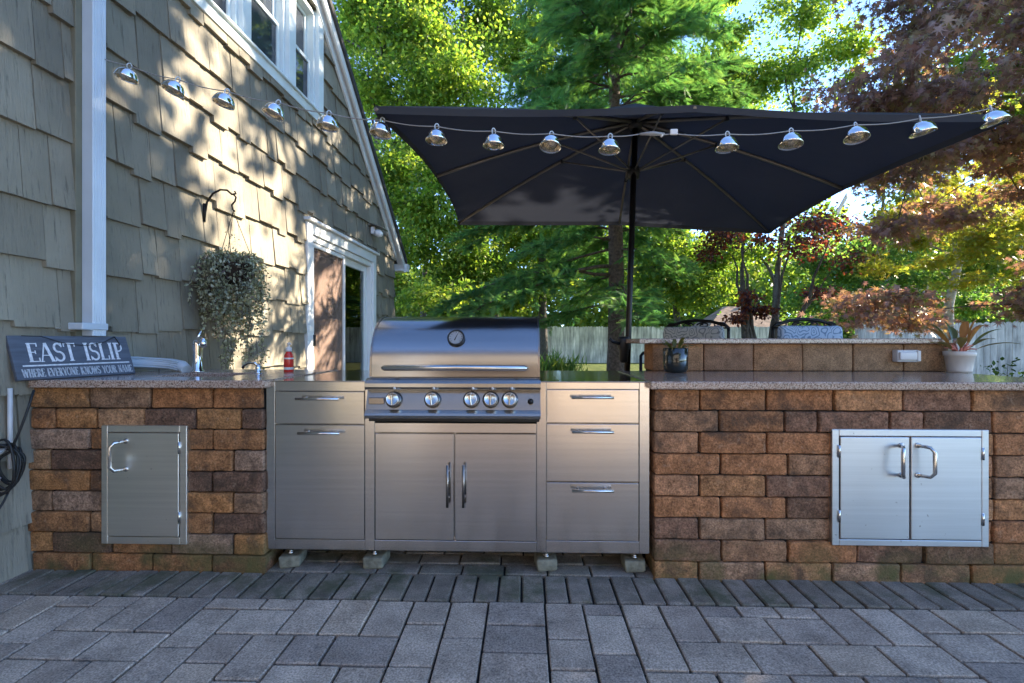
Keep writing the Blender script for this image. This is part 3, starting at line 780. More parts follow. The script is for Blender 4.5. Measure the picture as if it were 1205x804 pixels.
# sign leaning on the wall
BL = Vector((*c2w(-2.2, 2.05), .8925)); BR = Vector((*c2w(-2.066, 2.53), .8925))
e1 = (BR-BL); SLn = e1.length; e1.normalize()
up = Vector((*c2w(-.072-.0, .027), .205)); up = (up - e1*up.dot(e1)); SH = up.length; up.normalize()
nn = e1.cross(up)                                       # faces the camera side
if nn.dot(Vector((0, 0, H))-BL) < 0: nn = -nn
SX = Matrix.Translation(BL) @ Matrix(((e1.x, up.x, nn.x, 0), (e1.y, up.y, nn.y, 0), (e1.z, up.z, nn.z, 0), (0, 0, 0, 1)))
sg = thing('sign', BL, 'dark grey board sign with white serif lettering leaning on the shingles', 'sign')
m = MB(); m.X = SX; m.box((0, .004, -.018), (SLn, SH, 0), .002); m.build('board', M['sign'], sg)
def arc(cx, cy, rx, ry, a0, a1, n=10): return [(cx+rx*math.cos(R(a0+(a1-a0)*i/n)), cy+ry*math.sin(R(a0+(a1-a0)*i/n))) for i in range(n+1)]
G = {  # serif capitals: strokes as (points, weight), unit height, with the advance width
 'E': (.62, [([(.16,0),(.16,1)],1), ([(.04,.97),(.56,.97)],.35), ([(.04,.03),(.58,.03)],.35), ([(.16,.51),(.44,.51)],.35), ([(.56,1),(.56,.80)],.35), ([(.58,0),(.58,.22)],.35), ([(.44,.6),(.44,.42)],.3)]),
 'A': (.76, [([(.06,0),(.36,1)],.4), ([(.38,1),(.66,0)],1), ([(.17,.34),(.54,.34)],.35), ([(0,.02),(.18,.02)],.35), ([(.54,.02),(.78,.02)],.35)]),
 'S': (.58, [(arc(.28,.74,.2,.23,25,270,12)+arc(.28,.27,.23,.245,90,-160,12),.75), ([(.47,1),(.47,.76)],.3), ([(.05,0),(.05,.25)],.3)]),
 'T': (.68, [([(.34,0),(.34,1)],1), ([(.03,.97),(.65,.97)],.35), ([(.04,1),(.04,.78)],.35), ([(.64,1),(.64,.78)],.35), ([(.2,.02),(.48,.02)],.35)]),
 'I': (.36, [([(.18,0),(.18,1)],1), ([(.05,.02),(.31,.02)],.35), ([(.05,.98),(.31,.98)],.35)]),
 'L': (.6, [([(.16,0),(.16,1)],1), ([(.03,.98),(.3,.98)],.35), ([(.03,.03),(.56,.03)],.35), ([(.56,0),(.56,.25)],.35)]),
 'P': (.6, [([(.16,0),(.16,1)],1), ([(.03,.97),(.3,.97)]+arc(.3,.73,.24,.24,90,-90,10)+[(.16,.49)],.55), ([(.03,.02),(.3,.02)],.35)]),
 'W': (1.0, [([(.08,1),(.28,0)],.9), ([(.28,0),(.5,.95)],.4), ([(.5,.95),(.7,0)],.9), ([(.7,0),(.9,1)],.4), ([(0,.98),(.18,.98)],.35), ([(.8,.98),(1,.98)],.35)]),
 'H': (.76, [([(.16,0),(.16,1)],1), ([(.6,0),(.6,1)],1), ([(.16,.5),(.6,.5)],.35), ([(.04,.02),(.28,.02)],.35), ([(.04,.98),(.28,.98)],.35), ([(.48,.02),(.72,.02)],.35), ([(.48,.98),(.72,.98)],.35)]),
 'R': (.7, [([(.16,0),(.16,1)],1), ([(.03,.97),(.3,.97)]+arc(.3,.74,.23,.23,90,-90,10)+[(.16,.51)],.55), ([(.32,.5),(.62,.0)],.9), ([(.03,.02),(.3,.02)],.35), ([(.55,.02),(.7,.02)],.35)]),
 'V': (.72, [([(.08,1),(.36,0)],1), ([(.36,0),(.62,1)],.4), ([(0,.98),(.2,.98)],.35), ([(.52,.98),(.72,.98)],.35)]),
 'Y': (.7, [([(.08,1),(.35,.45)],.9), ([(.62,1),(.35,.45)],.4), ([(.35,0),(.35,.46)],1), ([(0,.98),(.2,.98)],.35), ([(.52,.98),(.72,.98)],.35), ([(.22,.02),(.48,.02)],.35)]),
 'O': (.78, [(arc(.38,.5,.32,.48,0,360,22),.75)]),
 'N': (.76, [([(.14,0),(.14,1)],.4), ([(.14,1),(.6,0)],1), ([(.6,0),(.6,1)],.4), ([(.03,.02),(.26,.02)],.35), ([(.48,.98),(.72,.98)],.35)]),
 'K': (.74, [([(.16,0),(.16,1)],1), ([(.6,1),(.2,.45)],.4), ([(.28,.56),(.64,0)],.9), ([(.04,.02),(.28,.02)],.35), ([(.04,.98),(.28,.98)],.35), ([(.52,.02),(.74,.02)],.35)]),
 'U': (.74, [([(.14,1),(.14,.35)]+arc(.36,.3,.22,.28,180,360,10)+[(.58,1)],.7), ([(.02,.98),(.26,.98)],.35), ([(.47,.98),(.7,.98)],.35)]),
 'M': (.92, [([(.14,0),(.14,1)],.4), ([(.14,1),(.44,.05)],1), ([(.44,.05),(.74,1)],.4), ([(.74,0),(.74,1)],1), ([(.03,.02),(.26,.02)],.35), ([(.62,.02),(.88,.02)],.35)]),
}
def write(mb, text, x0, x1, y0, y1, wt, e=.0016):
    """stroke letters stretched to fill x0..x1"""
    adv = sum(G[c][0] if c != ' ' else .42 for c in text) ; kx = (x1-x0)/adv; ky = y1-y0; x = x0
    for c in text:
        if c == ' ': x += .42*kx; continue
        for pts, wgt in G[c][1]:
            q = [Vector((x+p*kx, y0+r*ky)) for p, r in pts]; hw = wt*wgt/2
            L = []; Rr = []
            for i, p in enumerate(q):
                d = (q[min(i+1, len(q)-1)]-q[max(i-1, 0)]).normalized(); nrm = Vector((-d.y, d.x))*hw
                L.append(p+nrm); Rr.append(p-nrm)
            n = len(q); zt = e + random.random()*.0004
            vs = [(p.x, p.y, zt) for p in L] + [(p.x, p.y, zt) for p in Rr] + [(p.x, p.y, -.0004) for p in L] + [(p.x, p.y, -.0004) for p in Rr]
            fs = [(i, n+i, n+i+1, i+1) for i in range(n-1)] + [(i, i+1, 2*n+i+1, 2*n+i) for i in range(n-1)] + [(n+i, 3*n+i, 3*n+i+1, n+i+1) for i in range(n-1)]
            mb.add(vs, fs)
        x += G[c][0]*kx
m = MB(); m.X = SX; write(m, 'EAST ISLIP', .055, SLn-.035, SH*.40, SH*.83, .0115); m.box((.03, SH*.305, -.001), (SLn-.018, SH*.335, .0016)); m.build('lettering', M['letter'], sg, recalc=False)
m = MB(); m.X = SX; write(m, 'WHERE EVERYONE KNOWS YOUR NAME', .022, SLn-.012, SH*.065, SH*.25, .0058); m.build('lettering', M['letter_dim'], sg, recalc=False)
m = MB(); q = [(.05, SH*.99), (.12, SH*.97), (.22, SH*.80), (.30, SH*.76), (.38, SH*.84), (SLn-.06, SH*.98)]
m.tube([SX @ Vector((x, y, .004+.004*math.sin(i*2))) for i, (x, y) in enumerate(q)], .0018, 6); m.tube([SX @ Vector((SLn-.06, SH*.98, .004)), SX @ Vector((SLn-.05, SH*.86, .006)), SX @ Vector((SLn-.045, SH*.75, .004))], .0025, 6)
m.build('cord', M['rubber'], sg)

# white downspout extension lying on the granite behind the sign
o = W(170, 436, 2.72); o.z = .892
ex = MB()
cen = [W(120, 424, 2.62), W(158, 424, 2.68), W(185, 424, 2.72), W(203, 426, 2.74), W(214, 430, 2.73), W(220, 437, 2.70)]
for i, p in enumerate(cen): p.z = (.955, .95, .942, .935, .925, .905)[i]
ex_r = .036
ex.tube(cen, [ex_r]*5+[ex_r*.8], 16, flat=.9)
for k in range(5):
    ex.tube([p+Vector((.0, -.034, -.02+.012*k)) for p in cen[:-1]], .004, 5)
tag(ex.build('downspout_extension', M['alum']), 'white ribbed downspout elbow lying on the granite behind the sign', 'pipe')

# ================================================================== STEEL CABINETS
def cab_box(par, x0, x1, z0, z1, Y, mat=M['steel']):
    m = MB(); m.box((x0, Y+.02, z0), (x1, 2.84, z1-.0), .001); return m
ZB, ZT = .10, .885
def frame_rect(m, X0, X1, Z0, Z1, a0, a1, c0, c1, Y, t=.02):
    m.box((X0, Y, Z0), (a0, Y+t, Z1), .0015); m.box((a1, Y, Z0), (X1, Y+t, Z1), .0015)
    m.box((a0+.0003, Y, Z0), (a1-.0003, Y+t, c0), .0015); m.box((a0+.0003, Y, c1), (a1-.0003, Y+t, Z1), .0015)
def bar_h(par, px0, px1, py, Y):
    m = MB(); x0, x1, z = FX(px0, Y-.03), FX(px1, Y-.03), FZ(px0, py, Y-.03)
    m.tube([(x0, Y-.034, z), (x1, Y-.034, z)], .0062, 10)
    for x in (x0+.03, x1-.03): m.tube([(x, Y, z), (x, Y-.034, z)], .0045, 8)
    m.build('handle', M['handle'], par)
def cabinet(name, label, px0, px1, a0, a1, drawers, handles, top=True):
    X0, X1 = FX(px0, YC), FX(px1, YC); o = Vector(((X0+X1)/2, 2.45, ZB-.04))
    root = thing(name, o, label, 'cabinet')
    A0, A1 = FX(a0, YC), FX(a1, YC)
    zs = [FZ((a0+a1)/2, y, YC) for y in drawers]
    m = MB(); frame_rect(m, X0, X1, ZB, ZT-.002, A0, A1, zs[-1], zs[0], YC)
    m.box((X0, YC+.0205, ZB), (X0+.012, 2.84, ZT-.002)); m.box((X1-.012, YC+.0205, ZB), (X1, 2.84, ZT-.002)); m.box((X0+.0125, 2.83, ZB), (X1-.0125, 2.84, ZT-.002)); m.box((X0+.0125, YC+.0205, ZB), (X1-.0125, 2.829, ZB+.01))
    m.box((A0-.005, YC+.022, zs[-1]-.005), (A1+.005, YC+.03, zs[0]+.005))
    m.build('frame', M['steel'], root, recalc=False)
    if top:
        m = MB(); m.box((X0-.001, YC-.003, ZT-.0015), (X1+.001, 2.90, ZT+.002), .0015); m.build('steel_top', M['steel_top'], root, recalc=False)
    for i in range(len(zs)-1):
        m = MB(); m.box((A0+.003, YC-.002, zs[i+1]+.003), (A1-.003, YC+.018, zs[i]-.003), .002); d = m.build('drawer', M['steel'], root, recalc=False)
        h = handles[i]; bar_h(d, h[0], h[1], h[2], YC-.002)
    return root, X0, X1
def levellers(root, xs):
    for x in xs:
        for y in (YC+.05, 2.76):
            m = MB(); m.lathe([(.017, 0), (.017, -.016), (.010, -.018), (.010, -.03), (.014, -.032), (.014, -.042), (.008, -.043)], (x, y, ZB), n=12); m.build('leg', M['handle'], root)
cl, *_ = cabinet('drawer_cabinet', 'steel cabinet with a shallow drawer above one tall drawer, left of the grill', 313.2, 440.7, 323.5, 429.5, [460.3, 499.5, 635], [(348, 399, 469.5), (350.5, 400, 510)])
cr, *_ = cabinet('drawer_cabinet', 'steel cabinet with three stacked drawers, right of the grill', 631.6, 764.3, 642.6, 752.4, [458, 498.4, 567.5, 637], [(672.5, 722, 468), (673, 722, 508.5), (673, 722, 577.5)])
levellers(cl, [FX(336, YC), FX(437, YC)]); levellers(cr, [FX(643.5, YC), FX(749.5, YC)])
# centre doors under the grill
X0, X1 = FX(440.9, YC), FX(631.4, YC); A0, A1 = FX(441.5, YC)+.004, FX(630.6, YC)-.002
cg = thing('grill_cabinet', Vector(((X0+X1)/2, 2.45, ZB)), 'steel cabinet with two doors under the gas grill', 'cabinet')
z_t, z_p, z_d, z_b = FZ(535, 498, YC), FZ(535, 509.8, YC), FZ(535, 511, YC), FZ(535, 636.5, YC)
m = MB(); m.box((X0, YC, ZB), (X1, YC+.02, z_b-.001), .0015); m.box((X0, YC+.0005, z_p+.002), (X1, YC+.02, z_t), .0015)
m.box((X0, YC+.021, ZB), (X0+.01, 2.84, z_t)); m.box((X1-.01, YC+.021, ZB), (X1, 2.84, z_t)); m.box((X0+.0105, 2.83, ZB), (X1-.0105, 2.84, z_t)); m.box((X0+.0105, YC+.022, z_b), (X1-.0105, YC+.03, z_p)); m.box((X0+.0105, YC+.0305, ZB), (X1-.0105, 2.829, ZB+.01))
m.build('frame', M['steel'], cg, recalc=False)
XM = FX(534.7, YC)
for a, b_, hp, y0, y1 in ((X0, XM, 526.3, 547, 597), (XM, X1, 545.2, 547, 597)):
    m = MB(); m.box((a+.003, YC-.002, z_b+.003), (b_-.003, YC+.018, z_p-.003), .002); d = m.build('door', M['steel'], cg, recalc=False)
    m = MB(); x = FX(hp, YC-.034); zz0, zz1 = FZ(hp, y1, YC-.03), FZ(hp, y0, YC-.03)
    m.tube([(x, YC-.034, zz0), (x, YC-.034, zz1)], .0062, 10)
    for z in (zz0+.035, zz1-.035): m.tube([(x, YC-.002, z), (x, YC-.034, z)], .0045, 8)
    m.build('handle', M['steel_dark'], d)  # darker than the other handles: a dark reflection put into the colour
# rough blocks under the levelling feet
lab = ['rough grey block under the left foot of the two-drawer steel cabinet', 'rough grey block under the seam between two-drawer cabinet and grill cabinet',
       'rough grey block under the seam between grill cabinet and three-drawer cabinet', 'rough grey block under the right foot of the three-drawer cabinet']
for i, px in enumerate((336, 437, 643.5, 749.5)):
    x = FX(px, YC); m = MB(); a = random.uniform(-.2, .2) + (.3 if i == 0 else 0)
    m.X = Matrix.Translation((x, YC+.065, .001)) @ Matrix.Rotation(a, 4, 'Z'); m.box((-.048, -.045, 0), (.048, .075, .056), .010, 2, nz=.005, ns=24)
    tag(m.build('support_block', M['support'], recalc=False), lab[i], 'block', 'rough blocks under the steel cabinet feet')
    m = MB(); m.X = Matrix.Translation((x, 2.76, .001)); m.box((-.048, -.05, 0), (.048, .05, .056), .010, 2, nz=.005, ns=24)

# ================================================================== GAS GRILL
gx0, gx1 = FX(435, 2.10), FX(635.3, 2.10); gc = (gx0+gx1)/2
gr = thing('gas_grill', Vector((gc, 2.35, .71)), 'large stainless gas grill with closed rounded hood and five knobs', 'grill')
hp = [(2.10, .908), (2.101, .95), (2.106, 1.0), (2.118, 1.045), (2.14, 1.09), (2.172, 1.13), (2.215, 1.162), (2.27, 1.184), (2.33, 1.196), (2.40, 1.2), (2.48, 1.196), (2.55, 1.18), (2.60, 1.15), (2.63, 1.09), (2.64, .908)]
m = MB(); n = len(hp)
vs = [(gx0+.008, y, z) for y, z in hp] + [(gx1-.008, y, z) for y, z in hp]
m.add(vs, [(i, i+1, n+i+1, n+i) for i in range(n-1)], True)
hood = m.build('hood', M['steel_hood'], gr, recalc=False)
m = MB()
for x0, x1 in ((gx0, gx0+.008), (gx1-.008, gx1)):
    m = MB(); off = [(2.35+(y-2.35)*1.012, .905+(z-.905)*1.012) for y, z in hp]; m.prism(off, x0, x1, lambda a, b_, e: (e, a, b_))
    m.build('end_cap', M['steel_dark'], hood)
xa, xb, zh = FX(449, 2.04), FX(621, 2.04), FZ(535, 433.3, 2.04)
m = MB(); m.tube([(xa, 2.045, zh), (xa+.012, 2.04, zh), (gc, 2.034, zh+.002), (xb-.012, 2.04, zh), (xb, 2.045, zh)], [.006, .0125, .0135, .0125, .006], 12)
for x in (xa+.05, xb-.05): m.tube([(x, 2.04, zh), (x, 2.10, zh)], .007, 8)
m.build('handle', M['handle'], hood)
tz = 1.083; to = Vector((FX(537, 2.135), 2.135, tz)); tn = Vector((0, -.90, .42)).normalized()
m = MB(); m.lathe([(.034, -.01), (.0405, .002), (.0405, .014), (.036, .018), (.033, .016), (.033, .012)], to, tn, 32); th_ = m.build('thermometer', M['black_plastic'], hood)
m = MB(); m.lathe([(.033, .0125), (.0001, .0125)], to, tn, 32); m.build('dial', M['dial'], th_)
m = MB(); ux = Vector((1, 0, 0)); uy = tn.cross(ux); uy = uy if uy.z > 0 else -uy
m.tube([to+tn*.0145-ux*.006-uy*.014, to+tn*.0145+ux*.008+uy*.02], [.0028, .0012], 5)
for k in range(11):
    a = R(220-260*k/10); d = ux*math.cos(a)+uy*math.sin(a); m.tube([to+tn*.0135+d*.025, to+tn*.0135+d*.031], .0009, 4)
m.build('needle', M['black_plastic'], th_)
px0, px1 = FX(429.3, 2.03), FX(636.2, 2.03)
cp = [(2.30, .905), (2.10, .906), (2.06, .905), (2.038, .898), (2.026, .884), (2.024, .868), (2.032, .858), (2.068, .850), (2.040, .766), (2.034, .760), (2.026, .752), (2.022, .742), (2.024, .732), (2.036, .726), (2.12, .724), (2.30, .724)]
m = MB(); n = len(cp); vs = [(px0, y, z) for y, z in cp] + [(px1, y, z) for y, z in cp]
m.add(vs, [(i, i+1, n+i+1, n+i) for i in range(n-1)], False); m.add([(px0, y, z) for y, z in cp], [list(range(n))]); m.add([(px1, y, z) for y, z in cp], [list(range(n))[::-1]])
pan = m.build('control_panel', M['steel_panel'], gr, recalc=False)
m = MB(); m.box((px0+.004, 2.07, .709), (px1-.004, 2.60, .7235)); m.build('drip_gap', M['black_plastic'], gr)
m = MB(); m.box((gx0+.004, 2.301, .726), (gx1-.004, 2.64, .904)); m.build('firebox', M['steel_dark'], gr)
for kx in (462.8, 508.6, 554.5, 577.4, 599.9):
    x = FX(kx, 2.04); z = FZ(kx, 471, 2.04); a = (0, -1, .25); yk = 2.053
    m = MB(); m.lathe([(.036, -.004), (.0375, .006), (.036, .013), (.030, .016)], (x, yk, z), a, 28); kb = m.build('knob', M['gunmetal'], pan)
    m = MB(); m.lathe([(.030, .010), (.0295, .016), (.028, .032), (.0265, .034), (.0255, .0325), (.0001, .0315)], (x, yk, z), a, 28)
    m.X = Matrix.Translation((x, yk-.033, z+.004)) @ Matrix.Rotation(random.uniform(-.25, .1), 4, 'Y'); m.box((-.004, -.012, -.024), (.004, .003, .024), .003); m.build('grip', M['handle'], kb)
    m = MB(); m.lathe([(.0055, 0), (.0055, .006), (.003, .009)], (x+.01, 2.028, .862), (0, -1, .4), 10); m.build('pilot_lamp', M['pale_plastic'], pan)
m = MB(); m.lathe([(.013, 0), (.013, .006), (.008, .008), (.008, .016), (.003, .018)], (FX(624.3, 2.06), 2.051, FZ(624, 472.5, 2.06)), (0, -1, .3), 16); m.build('ignition_button', M['black_plastic'], pan)
m = MB(); m.box((FX(434, 2.05), 2.044, FZ(434, 475.5, 2.05)), (FX(452.5, 2.05), 2.058, FZ(434, 468, 2.05)), .002); m.build('name_plate', M['steel_dark'], pan)

# red soap bottle
o = W(339.8, 438.5, 2.72); o.z = ZT+.002
rb = thing('soap_bottle', o, 'red liquid pump bottle on the steel cabinet top', 'bottle')
m = MB(); m.lathe([(.024, 0), (.027, .004), (.027, .085), (.024, .105), (.015, .118), (.014, .125)], o, n=20); m.build('body', M['red_soap'], rb)
m = MB(); m.lathe([(.016, .124), (.017, .128), (.017, .146), (.012, .148), (.007, .15), (.007, .165), (.011, .166), (.011, .174), (.004, .176)], o, n=16); m.tube([o+Vector((0, 0, .17)), o+Vector((.02, -.015, .168))], .004, 6); m.build('pump', M['pale_plastic'], rb)
m = MB(); m.lathe([(.0274, .018), (.0274, .032)], o, n=20, caps=False); m.lathe([(.0274, .08), (.0268, .088)], o, n=20, caps=False); m.build('label', M['pale_plastic'], rb)

# ================================================================== RIGHT COUNTER WITH RAISED BAR
R_rows = [[65,186,362,540,720,903,1085,1190], [65,238,410,498,685,775,957,1140,1190], [65,185,362,540,720,960,1060,1190], [65,242,420,600,780,962,1120,1190], [65,186,362,540,720,958,1040,1190],
          [65,243,415,600,780,962,1130,1190], [65,185,360,540,720,958,1050,1190], [65,243,418,600,777,960,1140,1190], [65,183,358,535,715,900,1080,1190]]
o = Vector((1.6, 2.45, 0))
ir = thing('brick_bar_counter', o, 'long brown block counter with raised bar and double steel access doors', 'counter')
m = MB(); bricks(m, R_rows, 2.232, 740, YB, ZR); m.build('block_wall', M['brick_right'], ir, recalc=False)
xr0, xr1 = FX(770, YB), FX(740+1190/2.232, YB)
m = MB(); m.box((xr0+.012, YB+.02, -.03), (xr1-.01, 3.05, .85)); m.build('core', M['core'], ir)
m = MB(); m.box((FX(765.5, 2.065), 2.065, .856), (xr1+.03, 2.80, .892), .006); m.box((FX(1146, 2.75), 2.801, .856), (xr1+.03, 2.86, .892), .004); m.build('granite_top', M['granite'], ir, recalc=False)
Yw = 2.81; xs = [FX(p, Yw) for p in (767.5, 828, 886.5, 944.5, 1004, 1063.5, 1117)]
m = MB()
for a, b_ in zip(xs[:-1], xs[1:]):
    m.rnd = random.random(); m.box((a+.0025, Yw+random.gauss(0, .002), .893), (b_-.0025, Yw+.2, 1.056), .007, 2, nz=.002, ns=20)
m.build('bar_wall', M['barblock'], ir, recalc=False)
m = MB(); m.box((xs[0]+.01, Yw+.015, .86), (xs[-1]-.01, Yw+.19, 1.05)); m.build('core', M['core'], ir)
m = MB(); m.box((FX(752, 2.78), 2.775, 1.057), (xs[-1]+.03, 3.16, 1.088), .006); m.build('bar_top', M['granite'], ir, recalc=False)
access_door(ir, 979.2, 505.2, 1164, 642, 987.6, 513.2, 1155.5, 634.8, ([1070.8], [(1060, -1, 524, 559), (1079, 1, 524, 559)]), M['steel_pale'], [(987, 531), (987, 607), (1155.8, 534), (1155.8, 611)])
ox0, ox1, oz0, oz1 = FX(1054, 2.78), FX(1079.5, 2.78), FZ(1066, 426, 2.78), FZ(1066, 412, 2.78)
m = MB(); m.box((ox0, 2.765, oz0), (ox1, 2.809, oz1), .006, 2); ob = m.build('outlet_box', M['outlet'], ir, recalc=False)
m = MB(); m.box((ox0+.006, 2.752, oz0+.012), (ox1-.02, 2.766, oz1-.012), .005, 2); m.box((ox1-.016, 2.757, oz0+.004), (ox1+.004, 2.766, oz1-.004), .003); m.build('cover', M['pale_plastic'], ob, recalc=False)

# white pot with pink stalked plant
o = W(1129, 438.3, 2.66); o.z = .892
pw = thing('potted_plant', o, 'pink stemmed leafy plant in a white pot on the right granite', 'plant')
m = MB(); m.lathe([(.050, .002), (.054, .0), (.056, .014), (.066, .092), (.071, .094), (.072, .122), (.067, .122), (.064, .105), (.0001, .104)], o, n=32); m.build('pot', M['pot_white'], pw)
st = MB(); P = []; lf = MB()
def blade(mb, a, b_, c, wd, cup=.25):
    pts = bez(a, b_, c, 8); up_ = Vector((0, 0, 1)); vs = []; fs = []
    for i, p in enumerate(pts):
        t = i/8; d = (pts[min(i+1, 8)]-pts[max(i-1, 0)]).normalized(); sd_ = d.cross(up_)
        sd_ = sd_.normalized() if sd_.length > .05 else Vector((1, 0, 0)); nr = sd_.cross(d)
        ww = wd*(math.sin(math.pi*min(1, t*.97+.03))**.75)*(1-.25*t)
        vs += [p - sd_*ww + nr*ww*cup, p, p + sd_*ww + nr*ww*cup]
    for i in range(8):
        for k in (0, 1): fs.append((i*3+k, i*3+k+1, i*3+k+4, i*3+k+3))
    mb.add(vs, fs, True)
for k in range(19):
    a = 2*math.pi*k/19*2.4 + random.random()*.5; el = (.98, .9, .78, .6, .42)[k % 5]; L = random.uniform(.15, .23) if el < .9 else random.uniform(.16, .21)
    d = Vector((math.cos(a)*math.sqrt(1-el*el), math.sin(a)*math.sqrt(1-el*el)*.8, el))
    s0 = o+Vector((math.cos(a)*.02, math.sin(a)*.02, .105)); s1 = s0 + d*(.06+.02*random.random())
    st.tube(bez(s0, s0+Vector((0, 0, .04)), s1, 4), [.006, .006, .005, .004, .003], 6)
    tip = s1 + d*L*.7 + Vector((d.x*.5, d.y*.5, 0))*L + Vector((0, 0, -.05*(1-el)))
    lf.rnd = random.random(); blade(lf, s1, s1+d*L*.6, tip, random.uniform(.017, .026))
st.build('stalks', M['stalk_pink'], pw); lf.build('leaves', M['lf_pot'], pw, recalc=False)
m = MB(); m.lathe([(.0635, .1045), (.0001, .108)], o, n=20); m.build('soil', M['soil'], pw)

# dark glossy pot
o = W(795, 438.5, 2.64); o.z = .892
pd = thing('potted_plant', o, 'small green plant in a dark glossy pot at the left end of the raised bar', 'plant')
m = MB(); m.lathe([(.045, .001), (.058, .004), (.066, .02), (.069, .06), (.070, .138), (.067, .141), (.064, .138), (.063, .125), (.0001, .124)], o, n=28); m.build('pot', M['pot_dark'], pd)
m = MB(); m.lathe([(.0625, .1245), (.0001, .128)], o, n=20); m.build('soil', M['soil'], pd)
lf = MB()
for k in range(12):
    a = random.random()*6.3; s0 = o+Vector((math.cos(a)*.03, math.sin(a)*.03, .122)); L = random.uniform(.05, .12)
    e = s0+Vector((math.cos(a)*L*.9, math.sin(a)*L*.9, random.uniform(.0, .085))); lf.rnd = random.random()*.3
    blade(lf, s0, (s0+e)/2+Vector((0, 0, .05)), e, random.uniform(.009, .015))
lf.build('leaves', M['lf_pot'], pd, recalc=False)

# ================================================================== HANGING BASKET
hk = Hs(.03, 3.28, 1.93); out = (Hs(1, 0, 0)-Hs(0, 0, 0)).normalized()
br = thing('plant_bracket', hk, 'black wrought iron hook bracket screwed to the shingles', 'bracket')
m = MB(); Z = Vector((0, 0, 1))
m.tube([hk, hk+Z*.06+out*.008, hk+Z*.13+out*.02, hk+Z*.19+out*.065, hk+Z*.215+out*.12, hk+Z*.21+out*.17, hk+Z*.18+out*.205, hk+Z*.185+out*.235, hk+Z*.20+out*.225], .007, 8); m.tube([hk-Z*.01, hk+Z*.12], .009, 8); m.build('arm', M['black_metal'], br)
hook = hk+Z*.18+out*.215
m = MB(); m.tube([hook, hook+out*.02-Z*.02, hook+out*.012-Z*.05, hook-out*.012-Z*.075, hook-out*.002-Z*.11, hook+out*.012-Z*.12], .006, 8); m.build('hook', M['black_metal'], br)
hb = hook - Z*.118
bk0 = Vector((hb.x, hb.y, 1.60))
hp_ = thing('hanging_basket', hb, 'hanging basket of silvery trailing foliage on the wrought iron bracket', 'plant')
m = MB(); m.lathe([(.07, -.12), (.10, -.11), (.135, 0), (.14, .012), (.132, .012), (.12, 0), (.0001, -.01)], bk0, n=24); m.build('basket', M['soil'], hp_)
for k in range(3):
    a = k*2.09+.4; m = MB(); m.tube([hb, bk0+Vector((math.cos(a)*.135, math.sin(a)*.135, .01))], .0022, 5); m.build('hanger_wire', M['black_metal'], hp_)
P = []; T = []; Sz = []; sm = MB()
for k in range(115):
    a = random.random()*6.283; r_ = .13*math.sqrt(random.random())
    p = bk0+Vector((math.cos(a)*r_, math.sin(a)*r_, .02)); L = random.choice((.25, .35, .42, .5)) * random.uniform(.6, 1.05)
    if k < 12: L = random.uniform(.62, .78); a = -.3+random.gauss(0, .25)
    ed = Vector((math.cos(a), math.sin(a), 0))*random.uniform(.03, .105); pts = [p, p+ed*.5+Z*random.uniform(.03, .09), p+ed+Z*0]
    x = pts[-1]; q = 0; low_ = Hs(.05, 0, 0)
    while q < L:
        q += .05; x = x + Vector((random.gauss(0, .008), random.gauss(0, .008), -.05)); pts.append(x.copy())
    for p_ in pts: p_.x = max(p_.x, wallx(p_.y)+.02)
    sm.tube(pts, .0012, 3, cap=False)
    for i in range(len(pts)-1):
        for j in range(7):
            P.append(pts[i].lerp(pts[i+1], random.random())+Vector((random.gauss(0, .010), random.gauss(0, .010), 0))); Sz.append(random.uniform(.016, .031))
for k in range(480):
    a = random.random()*6.283; r_ = .145*math.sqrt(random.random()); P.append(bk0+Vector((math.cos(a)*r_, math.sin(a)*r_, .02+.09*random.random()*(1-r_/.22)))); Sz.append(random.uniform(.011, .02))
for k in range(70): P.append(bk0+Vector((random.gauss(0, .02), random.gauss(0, .02), random.uniform(.05, .24)))); Sz.append(.014)
sm.build('stems', M['soil'], hp_, recalc=False); n = len(P)
scatter('foliage', P, rng.normal(0, 1, (n, 3))+np.array([0, 0, -.4]), rng.normal(0, 1, (n, 3)), Sz, LEAF[0], LEAF[1], M['lf_string'], hp_)

# ================================================================== PARASOL
A = W(441, 128, 2.176); B = W(1187, 138, 2.258); Cc = W(905, 272.5, 4.55); D = W(540, 262, 4.26)
AP = W(748, 143, 3.30)
BA = W(733, 436, 3.16); BA.z = 0; RUN = W(745.5, 203, 3.30)
um = thing('parasol', BA, 'large rectangular charcoal parasol on a dark pole behind the counter', 'parasol')
def midp(p, q, lift): v = (p+q)/2; v.z += lift; return v + (AP-v)*.03
mids = [midp(A, B, .03), midp(B, Cc, .03), midp(Cc, D, .02), midp(D, A, .05)]
ring = [A, mids[0], B, mids[1], Cc, mids[2], D, mids[3]]
m = MB(); NS = 14
for i in range(8):                                     # eight cloth gores, slack between the ribs
    p, q = ring[i], ring[(i+1) % 8]; vs = []; fs = []
    for a in range(NS+1):
        t = a/NS
        for b_ in range(9):
            s_ = b_/8; e = p.lerp(q, s_); e = e + (AP-e)*(.022*math.sin(math.pi*s_))
            v = AP.lerp(e, t); v.z += .03*math.sin(math.pi*t)*(1-.5*math.sin(math.pi*s_)) - .018*math.sin(math.pi*s_)*t
            vs.append(v + Vector((0, 0, .012)))
    for a in range(NS):
        for b_ in range(8): fs.append((a*9+b_, a*9+b_+1, (a+1)*9+b_+1, (a+1)*9+b_))
    m.add(vs, fs, True)
    ed = [vs[NS*9+b_] for b_ in range(9)]; hm = [v+Vector((0, 0, -.035)) for v in ed]; m.add(ed+hm, [(b_, b_+1, 9+b_+1, 9+b_) for b_ in range(8)])
cn = m.build('canopy', M['canopy'], um, recalc=False)
m = MB(); pts = []
for i in range(8): pts.append(AP.lerp(ring[i], .17)+Vector((0, 0, .075)))
